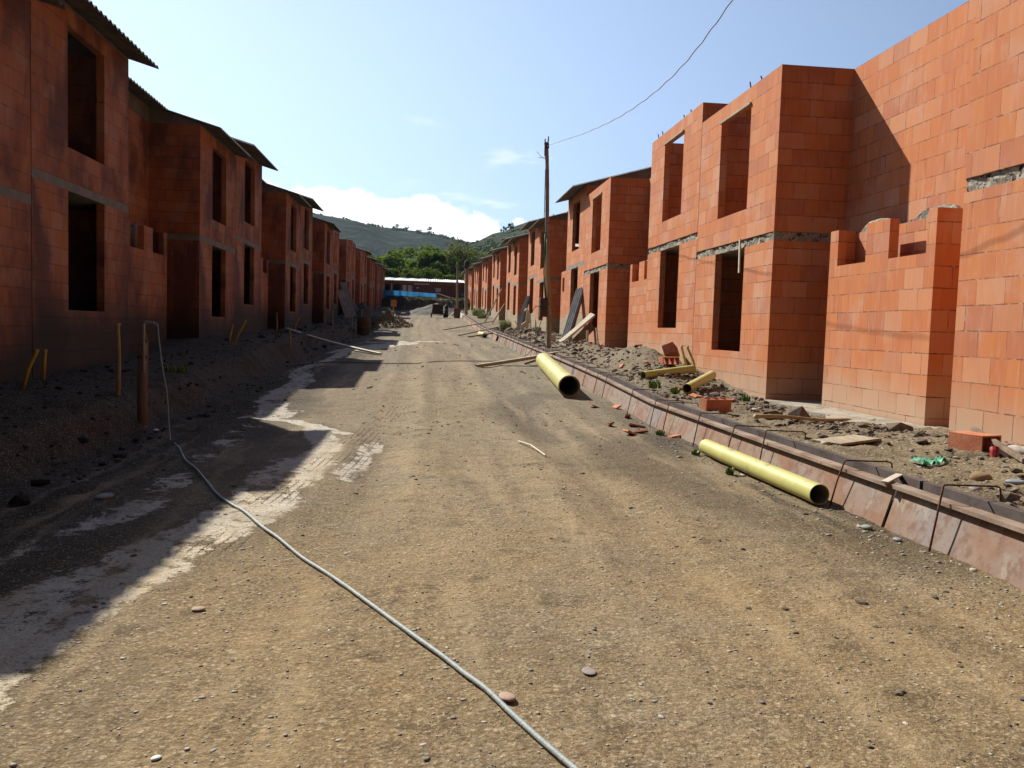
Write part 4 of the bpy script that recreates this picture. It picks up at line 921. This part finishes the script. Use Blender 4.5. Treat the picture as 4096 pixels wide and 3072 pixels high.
plank((1.9, 70.6, gz(1.9, 70.6)), (2.40, 70.9, gz(2.4, 70.9)+.55), .08, .05, 'pale board leaning against the reddish barrel', PALEW)
# orange notice board
t = empty('site_sign', (-2.2, 60, gz(-2.2, 60)), 0, 'blank square orange sign on a post at the far left', 'sign')
MB().box(-.24, .16, -.03, -.005, .98, 1.46).build('sign_panel', simple("sign_orange", (.62, .30, .08), (.70, .36, .11), 2, .6, .1), t, bevel=.004)
MB().tube([(-.04, .02, -.1), (-.04, .02, 1.4)], .028, 8).build('sign_post', WOODD, t)
MB().tube([(-.06, -.04, .95), (-.05, -.05, .75), (-.12, -.05, .62), (-.02, -.05, .52), (.06, -.05, .6)], .022, 6).build('ribbon', simple("pale_ribbon", (.55, .56, .30), (.65, .66, .38), 3, .6), t)
# leaning sheets on the left
for k, (a, b2, w_) in enumerate((((-4.35, 49.4, .25), (-4.95, 49.9, 1.95), .75), ((-4.0, 49.9, .2), (-4.9, 50.6, 2.0), .55), ((-4.15, 50.6, .25), (-4.95, 51.2, 2.45), .6), ((-3.7, 51.4, .3), (-4.85, 51.6, 2.0), .35))):
    sheet(a, b2, w_*.75, 'grey sheet leaning on the fourth left pair, %s from the left' % ordn[k], 'grey sheets leaning on the left houses', 3, .014, side=(-.75, -.66, 0))
# blue tarpaulin fence on the bank
def tarp_mat():
    m, g, b = new_mat("blue_tarp")
    P = g.node('ShaderNodeNewGeometry').outputs['Position']
    c = g.mix(g.ramp(g.noise(P, 1.5, 4), .3, .7), (.035, .20, .46), (.06, .29, .60)); g.set(b.inputs['Base Color'], c); b.inputs['Roughness'].default_value = .5
    tr = g.node('ShaderNodeBsdfTranslucent'); g.set(tr.inputs['Color'], c); ms = g.node('ShaderNodeMixShader'); ms.inputs[0].default_value = .35
    g.l.new(b.outputs[0], ms.inputs[1]); g.l.new(tr.outputs[0], ms.inputs[2]); o = [n for n in g.n if n.type == 'OUTPUT_MATERIAL'][0]; g.l.new(ms.outputs[0], o.inputs[0])
    return m
t = empty('tarpaulin_fence', (-2, 103, 3.2), 0, 'blue tarpaulin fence stretched on posts before the long shed', 'fence')
mb = MB(); v = []; f = []; N = 90
for i in range(N+1):
    a = i/N; x_ = -12+13.25*a; zt = 4.16 if x_ < -3.2 else 4.16-.20*(x_+3.2)/4.45; zb = (3.30 if x_ < -3.2 else 3.30-.06*(x_+3.2)/4.45)
    for k in range(5):
        q = k/4; v.append((x_+2, .10*math.sin(x_*2.3)*q*q+.05*math.sin(x_*7), zt+(zb-zt)*q-3.2+.03*math.sin(x_*3.1)*(k > 2)))
for i in range(N):
    for k in range(4): q = i*5+k; f.append((q, q+5, q+6, q+1))
mb.add(v, f).build('tarpaulin', tarp_mat(), t, smooth=True)
for x_ in (-10, -6.5, -3.2, -.9, 1.27): MB().tube([(x_+2, .12, -.6), (x_+2, .12, 1.0)], .04, 6).build('fence_post', WOODD, t)
plank((1.3, 103, 4.0), (4.0, 101.5, 3.15), .10, .10, 'pale rail sloping down right of the blue tarpaulin', PALEW)
# long timber shed
SHEDW = simple("shed_boards", (.115, .060, .038), (.19, .105, .062), 1.2, .9, .4, 8, stretch=(3, 1, .6), spots=((.22, .12, .06), .6))
t = empty('site_shed', (-3.5, 112, 3.2), 0, 'long brown timber shed with white roof under the trees', 'shed')
w = MB(); holes = []
wall(w, 'y', 0, .1, -11, 8.7, -.8, 2.62, [(-2.05, -1.15, -.2, 2.15), (-.8, .12, -.2, 2.2)])
wall(w, 'x', -11, .1, .1, 6, -.8, 2.62); wall(w, 'x', 8.6, .1, .1, 6, -.8, 2.62); wall(w, 'y', 6, .1, -11, 8.7, -.8, 3.2)
w.build('walls', SHEDW, t)
ROOFW = simple("bright_zinc_roof", (.72, .74, .70), (.86, .88, .85), .8, .45, .3, 12, stretch=(5, 1, 1), spots=((.40, .42, .38), .63), dist=.05)
mb = MB(); v = []; f = []; N = 220
for s_ in (0, -.03):
    for i in range(N+1):
        x_ = -11.3+20.3*i/N
        for (y_, z_) in ((-.55, 2.66), (2.5, 2.94), (6.4, 3.34)): v.append((x_, y_, z_+.035*math.sin(i*1.9)+.03*math.sin(i*.37)*(y_ > 0)+s_))
B = 3*(N+1)
for i in range(N):
    for k in range(2): q = i*3+k; f += [(q, q+3, q+4, q+1), (B+q, B+q+1, B+q+4, B+q+3)]
    f += [(i*3, B+i*3, B+i*3+3, i*3+3), (i*3+2, i*3+5, B+i*3+5, B+i*3+2)]
f += [(0, 1, B+1, B), (1, 2, B+2, B+1), (3*N, B+3*N, B+3*N+1, 3*N+1), (3*N+1, B+3*N+1, B+3*N+2, 3*N+2)]
mb.add(v, f).build('roof', ROOFW, t)
WP = simple("white_panel", (.50, .50, .56), (.60, .60, .66), 2, .6, .1)
for (x0, x1, z0, z1, nm, mt) in ((.42, .92, 1.1, 2.1, 'white_panel', WP), (1.12, 1.66, 1.05, 2.06, 'white_panel', WP), (4.72, 5.42, 1.36, 1.85, 'notice', WP), (1.9, 3.9, 2.22, 2.36, 'pale_board', PALEW), (2.25, 2.6, 1.72, 1.88, 'notice', WP), (8.12, 8.5, .9, 1.25, 'blue_notice', simple("blue_notice", (.10, .38, .62), (.14, .45, .68), 2, .6)), (-1.1, -.9, -.6, 2.2, 'door_post', WOOD), (-.8, 8.6, 2.25, 2.6, 'fascia_board', simple("fascia", (.20, .10, .05), (.26, .14, .07), 1.2, .8, .2, 8))):
    MB().box(x0, x1, -.05 if nm != 'fascia_board' else -.03, -.003, z0, z1).build(nm, mt, t)

# ------------------------------------------------------------ trees
def leaf_mat(name, c1, c2, tr=.35):
    m, g, b = new_mat(name)
    oi = g.node('ShaderNodeObjectInfo'); geo = g.node('ShaderNodeNewGeometry'); P = geo.outputs['Position']
    f_ = g.m('ADD', g.m('MULTIPLY', geo.outputs['Random Per Island'], .6), g.m('MULTIPLY', g.ramp(g.noise(P, .55, 3), .35, .65), .5))
    c = g.mix(f_, c1, c2); c = g.mix(g.m('MULTIPLY', oi.outputs['Random'], .35), c, (c1[0]*1.5, c1[1], c1[2]))
    g.set(b.inputs['Base Color'], c); b.inputs['Roughness'].default_value = .75; b.inputs['Specular IOR Level'].default_value = .12
    t = g.node('ShaderNodeBsdfTranslucent'); g.set(t.inputs['Color'], g.mix(.5, c, (.16, .22, .02))); ms = g.node('ShaderNodeMixShader'); ms.inputs[0].default_value = tr
    g.l.new(b.outputs[0], ms.inputs[1]); g.l.new(t.outputs[0], ms.inputs[2]); o = [n for n in g.n if n.type == 'OUTPUT_MATERIAL'][0]; g.l.new(ms.outputs[0], o.inputs[0])
    return m
LEAFG = leaf_mat("green_leaves", (.040, .090, .010), (.18, .29, .025), .45); LEAFO = leaf_mat("olive_leaves", (.07, .085, .022), (.17, .17, .05))
BARK = simple("bark", (.10, .075, .05), (.18, .14, .10), 4, .9, .6, 10)
def tree_proto(seed, H, Rr, n, leaf, leafmat, clumps=26, low=.25):
    r = random.Random(seed); t = empty('broadleaf_tree', (0, 0, 0))
    tips = []; limbs = []
    trunk = [(0, 0, -.3), (r.uniform(-.2, .2), r.uniform(-.2, .2), H*.2), (r.uniform(-.3, .3), 0, H*.42), (r.uniform(-.4, .4), 0, H*.62), (r.uniform(-.4, .4), 0, H*.8)]
    mb = MB().tube(trunk, [H*.022, H*.018, H*.014, H*.009, H*.004], 8)
    cl = []
    for k in range(clumps):
        z_ = H*r.uniform(low, .93); q = (z_/H-low)/(1-low); rad = Rr*(math.sin(math.pi*min(1, q*.80+.18))**.7)*r.uniform(.35, 1.0); a = r.uniform(0, 6.28)
        c = Vector((rad*math.cos(a), rad*math.sin(a), z_)); cl.append((c, H*r.uniform(.075, .15)))
        s_ = Vector(trunk[1 if z_ < H*.45 else 2]); mb.tube([s_, s_.lerp(c, .55)+Vector((0, 0, H*.02)), c], [H*.008, H*.005, H*.002], 5, cap=False)
    mb.build('trunk', BARK, t)
    lf = MB()
    for k in range(n):
        c, cr = cl[r.randrange(len(cl))]
        d = Vector((r.gauss(0, 1), r.gauss(0, 1), r.gauss(0, .8))).normalized()*cr*r.random()**.28
        p = c+d; s_ = leaf*r.uniform(.6, 1.3); nn = (d.normalized()+Vector((r.gauss(0, .6), r.gauss(0, .6), r.gauss(0, .6)+.5))).normalized()
        a = nn.orthogonal().normalized(); a.rotate(Matrix.Rotation(r.uniform(0, 6.28), 3, nn)); b = nn.cross(a)
        lf.add([p-a*s_, p+b*s_*.55-a*s_*.1, p+a*s_, p-b*s_*.55], [(0, 1, 2, 3)])
    lf.build('crown', leafmat, t)
    return t
protos = [tree_proto(3, 9.5, 4.0, 5200, .26, LEAFG), tree_proto(5, 8.5, 3.6, 4600, .26, LEAFG, 22), tree_proto(9, 10, 4.2, 5200, .25, LEAFG, 28, .2)]
olives = [tree_proto(21, 11, 4.2, 3600, .24, LEAFO, 30, .3), tree_proto(22, 9.5, 4.0, 3200, .25, LEAFO, 26, .28)]
spots = [(-24, 142, 1.05), (-19, 138, 1.0), (-14.5, 143, 1.1), (-10.5, 136, .98), (-7.2, 141, 1.0), (-4.4, 135, 1.05), (-1.8, 140, .95), (.6, 135, 1.1), (3.4, 141, 1.0), (-9, 128, .62), (-5.4, 127, .66), (-2.5, 127.5, .6), (.6, 127, .64), (3.4, 128, .62), (-12.5, 128, .7), (-16, 150, 1.25), (-6, 152, 1.15), (1, 150, 1.2)]
names = ['bushy green tree behind the long shed, %s in the row from the left']
used = set()
order = sorted(range(len(spots)), key=lambda i: spots[i][0]/spots[i][1])
for rank, i in enumerate(order):
    x_, y_, s_ = spots[i]; p = i % 3; o = protos[p] if p not in used else copy_tree(protos[p]); used.add(p)
    o.location = (x_, y_, gz(x_, y_)); s_ *= .86; o.scale = (s_*1.1, s_*1.1, s_*random.uniform(.93, 1.03)); o.rotation_euler.z = random.uniform(0, 6.28)
    tag(o, names[0] % ordn[rank], 'tree', 'green trees behind the long shed')
used = set(); os_ = [(6.2, 136, 1.05), (8.8, 146, 1.1), (12.0, 150, 1.08), (15.5, 146, 1.0), (19.5, 150, 1.1), (6.8, 128, .62), (10.5, 130, .75), (25, 148, 1.1)]
for rank, i in enumerate(sorted(range(len(os_)), key=lambda i: os_[i][0]/os_[i][1])):
    x_, y_, s_ = os_[i]; p = i % 2; o = olives[p] if p not in used else copy_tree(olives[p]); used.add(p)
    o.location = (x_, y_, gz(x_, y_)); s_ *= .88; o.scale = (s_, s_, s_); o.rotation_euler.z = random.uniform(0, 6.28)
    tag(o, 'thin olive tree behind the right houses, %s from the left' % ordn[rank], 'tree', 'olive trees behind the right houses')

# ------------------------------------------------------------ hills
def hill_mat(name, c1, c2, c3, sc):
    m, g, b = new_mat(name); P = g.node('ShaderNodeNewGeometry').outputs['Position']
    n = g.noise(P, sc, 6, .65); k = g.noise(P, sc*5, 6, .7)
    c = g.mix(g.ramp(n, .38, .62), c1, c2); c = g.mix(g.m('MULTIPLY', g.ramp(k, .52, .62), .7), c, c3)
    g.set(b.inputs['Base Color'], c); b.inputs['Roughness'].default_value = .95; b.inputs['Specular IOR Level'].default_value = .1
    bm = g.node('ShaderNodeBump', {'Height': k, 'Strength': 1., 'Distance': 6.}); g.l.new(bm.outputs[0], b.inputs['Normal'])
    return m
def hill(name, U, E, y0, y1, mat, rough, back=400):
    nu, nt = 200, 60; v = []; f = []
    us = np.linspace(U[0], U[-1], nu)
    for i in range(nu):
        u_ = us[i]; H_ = float(np.interp(u_, U, E))*y1
        for k in range(nt):
            t_ = k/(nt-1)
            if t_ < .75:
                q = t_/.75; y_ = y0+(y1-y0)*q; hh = 3+(H_-3)*(q**1.15)
            else:
                q = (t_-.75)/.25; y_ = y1+back*q; hh = H_*(1-q*q)
            x_ = u_*y_
            nz_ = mnoise.fractal(Vector((x_/rough[0], y_/rough[0], 5.)), 1., 2., 5)*rough[1]*min(1, q*2 if t_ < .75 else 1)
            if t_ < .75: nz_ *= (1-.85*q**4)
            v.append((x_, y_, hh+nz_))
    for i in range(nu-1):
        for k in range(nt-1): q = i*nt+k; f.append((q, q+nt, q+nt+1, q+1))
    o = MB().add(v, f).build(name, mat, smooth=True); tag(o, kind='structure'); return o
LU = [-1.4, -.7, -.35, -.1324, -.0897, -.0514, -.0204, .0058, .0264, .0471, .0574, .09, .2, .5]; LE = [.10, .16, .155, .1271, .1199, .1143, .1128, .1102, .1061, .1002, .0985, .094, .09, .07]
hill('hill', LU, LE, 260, 1000, hill_mat("hill_far", (.012, .024, .014), (.020, .032, .018), (.045, .062, .032), .012), (150, 16))
RU = [.035, .0574, .0633, .0735, .0911, .1087, .1234, .1441, .1619, .25, .5, .9, 1.4]; RE = [.090, .0995, .1009, .1066, .1117, .1184, .1249, .1331, .1398, .17, .20, .17, .12]
hill('hill', RU, RE, 190, 560, hill_mat("hill_near", (.024, .044, .016), (.060, .070, .032), (.015, .030, .012), .02), (70, 8), 300)
hill('hill', [-.12, -.06, -.043, -.02, -.0024, .0241, .05, .09], [.03, .070, .0815, .0875, .0865, .079, .06, .03], 165, 300, hill_mat("hill_green", (.06, .12, .02), (.11, .18, .03), (.035, .08, .015), .06), (30, 3), 80)
# scrub on the slopes
rnd = random.Random(4); mb = MB()
def scrub(U0, U1, U, E, y0, y1, n, s0, s1):
    for k in range(n):
        q = rnd.random()**.7*.97; u_ = rnd.uniform(U0, U1); y_ = y0+(y1-y0)*q; H_ = float(np.interp(u_, U, E))*y1; z_ = 3+(H_-3)*q**1.15; s_ = rnd.uniform(s0, s1)
        for j in range(5):
            p = Vector((u_*y_+rnd.gauss(0, s_*.5), y_+rnd.gauss(0, s_*.5), z_+rnd.random()*s_*.8)); a = Vector((rnd.gauss(0, 1), rnd.gauss(0, 1), rnd.gauss(0, 1))).normalized()*s_*.5; b = a.orthogonal().normalized()*s_*.45
            mb.add([p-a, p+b, p+a, p-b], [(0, 1, 2, 3)])
scrub(-.16, .06, LU, LE, 400, 1000, 1500, 1.5, 4.0); scrub(.035, .19, RU, RE, 220, 560, 1600, .8, 2.2)
tag(mb.build('hillside_scrub', leaf_mat("scrub_leaves", (.035, .055, .02), (.09, .11, .04), .2)), 'dark scrub scattered over the hill slopes', 'scrub', kind='stuff')
ridge = [((.0891, .1117, 560), 1.05, 'small round tree on the right ridge, left of the two close ones'), ((.0985, .115, 560), 1.15, 'small tree on the right ridge, right of the two close ones'), ((.0595, .0985, 560), .65, 'small tree in the dip between the hills'),
         ((-.0358, .1125, 1000), 1.1, 'tiny tree on the left ridge, left of two'), ((.0022, .110, 1000), 1.3, 'tiny flat tree on the left ridge, right of two')]
rp = tree_proto(31, 8, 3.6, 700, .42, LEAFO, 14, .45)
for k, ((u_, e_, y_), s_, lb) in enumerate(ridge):
    o = rp if k == 0 else copy_tree(rp); s_ *= .72; o.location = (u_*y_, y_, e_*y_-1.2); o.scale = (s_,)*3; o.rotation_euler.z = k*1.7
    tag(o, lb, 'tree', 'lone trees on the ridges')

# ------------------------------------------------------------ loose stones and clods
def scatter(n, xr, yfun, size, mat, name, label, cat, flat=.5, filt=None, seed=1, sm=False):
    r = random.Random(seed); mb = MB()
    for k in range(n):
        for _ in range(20):
            x_ = r.uniform(*xr); y_ = yfun(r)
            if filt is None or r.random() < filt(x_, y_): break
        else: continue
        s_ = size(r, y_); mb.blob((x_, y_, gz(x_, y_)+s_*flat*.25), s_, r.uniform(1, 1.5), 1, flat*r.uniform(.7, 1.2), .3, r)
    o = mb.build(name, mat, smooth=sm); return tag(o, label, cat, kind='stuff')
def pebm():
    m, g, b = new_mat("pebbles"); ri = g.node('ShaderNodeNewGeometry').outputs['Random Per Island']
    w_ = g.node('ShaderNodeTexWhiteNoise', noise_dimensions='1D'); g.set(w_.inputs['W'], ri)
    c = g.mix(ri, (.13, .105, .075), (.50, .43, .33)); c = g.mix(g.m('MULTIPLY', w_.outputs['Value'], .5), c, (.24, .245, .235))
    g.set(b.inputs['Base Color'], c); b.inputs['Roughness'].default_value = .85; return m
PEBM = pebm()
near = lambda r: 1.6+12*r.random()**1.8
scatter(7500, (-3, 3.0), near, lambda r, y: min(.0034*math.exp(r.gauss(0, .5)), .010)*(1+.06*y), PEBM, 'gravel', 'small pebbles pressed into the dirt road', 'gravel', .34, None, 1, True)
scatter(1500, (-2.6, 2.95), lambda r: 1.8+30*r.random()**1.5, lambda r, y: .0048*math.exp(r.gauss(0, .55))*(1+.055*y), CLOD, 'soil_clods', 'dark crumbs of soil scattered over the road', 'clods', .5, lambda x, y: .12+.88*float(fbm(x, y, .9, 3) > .54), 2)
scatter(5600, (3.4, 5.0), lambda r: 4+40*r.random()**1.5, lambda r, y: .0105*math.exp(r.gauss(0, .65))*(1+.03*y), CLOD, 'spoil_clods', 'lumps of dug soil behind the kerb form', 'clods', .7, lambda x, y: .2+.8*float(fbm(x, y, .8, 3) > .5)*(1.2-abs(x-4)*.6), 3)
scatter(1600, (3.4, 6.1), lambda r: 4+26*r.random()**1.5, lambda r, y: .008*math.exp(r.gauss(0, .5))*(1+.04*y), PEBM, 'gravel', 'pale stones mixed into the spoil behind the kerb form', 'gravel', .6, None, 5, True)
scatter(1300, (-4.9, -2.7), lambda r: 5+45*r.random()**1.5, lambda r, y: .010*math.exp(r.gauss(0, .6))*(1+.03*y), CLOD, 'spoil_clods', 'lumps of dark soil on the left bank', 'clods', .7, None, 6)
bpy.data.objects['spoil_clods.001'].data.materials[0] = simple('shaded_damp_clod', (.018, .015, .012), (.045, .037, .028), 9, .9, .6, 40)  # darker clod copy, the left bank's shade put into its colour
scatter(7000, (-1.6, 3.0), lambda r: 1.6+4.2*r.random()**1.3, lambda r, y: .0017*math.exp(r.gauss(0, .4))*(1+.12*y), PEBM, 'gravel', 'fine grit covering the foreground of the road', 'gravel', .5, None, 12, True)
scatter(420, (2.5, 3.0), lambda r: 3.3+8*r.random(), lambda r, y: .0065*math.exp(r.gauss(0, .5)), PEBM, 'gravel', 'pebbles gathered at the foot of the kerb form', 'gravel', .6, lambda x, y: (x-2.3)/.7, 8, True)

# ------------------------------------------------------------ thin air haze (closed box round the camera and everything)
m = bpy.data.materials.new("haze"); m.use_nodes = True; g = NT(m.node_tree); g.n.clear()
pv = g.node('ShaderNodeVolumePrincipled'); pv.inputs['Color'].default_value = (.42, .64, .95, 1.); pv.inputs['Density'].default_value = .0001; pv.inputs['Anisotropy'].default_value = .0
mo = g.node('ShaderNodeOutputMaterial'); g.l.new(pv.outputs[0], mo.inputs['Volume'])
tag(MB().box(-1700, 1700, -40, 1700, -4, 330).build('haze', m), kind='stuff')

rnd = random.Random(8); mb = MB()  # dark leaf quads added to give the far bank its shade
for k in range(2600):
    x_ = rnd.uniform(-4.6, 5.0); y_ = rnd.uniform(96.8, 101.0); z_ = gz(x_, y_)+rnd.random()**2*.18; s_ = rnd.uniform(.05, .13)
    a = Vector((rnd.gauss(0, 1), rnd.gauss(0, 1), rnd.gauss(0, 1))).normalized()*s_; b = a.orthogonal().normalized()*s_*.5; p = Vector((x_, y_, z_))
    mb.add([p-a, p+b, p+a, p-b], [(0, 1, 2, 3)])
tag(mb.build('bank_shade_leaves', leaf_mat("shade_leaves", (.02, .032, .010), (.06, .085, .022), .2)), 'dark leaves added as shade over the bank below the blue tarpaulin', 'shade_leaves', kind='stuff')

tag(MB().bar((5.035, 13.28, 1.02), (5.03, 13.30, 1.56), .045, .02, (1, 0, 0)).build('lath', PALEW), 'thin pale lath hanging from the floor band over the near lower window', 'lath')
tag(MB().bar((5.12, 28.1, 2.86), (5.10, 28.75, 2.93), .10, .09, (0, 0, 1)).build('window_plank', PALEW), 'pale plank lying in the upper window of the first roofed right house', 'plank')
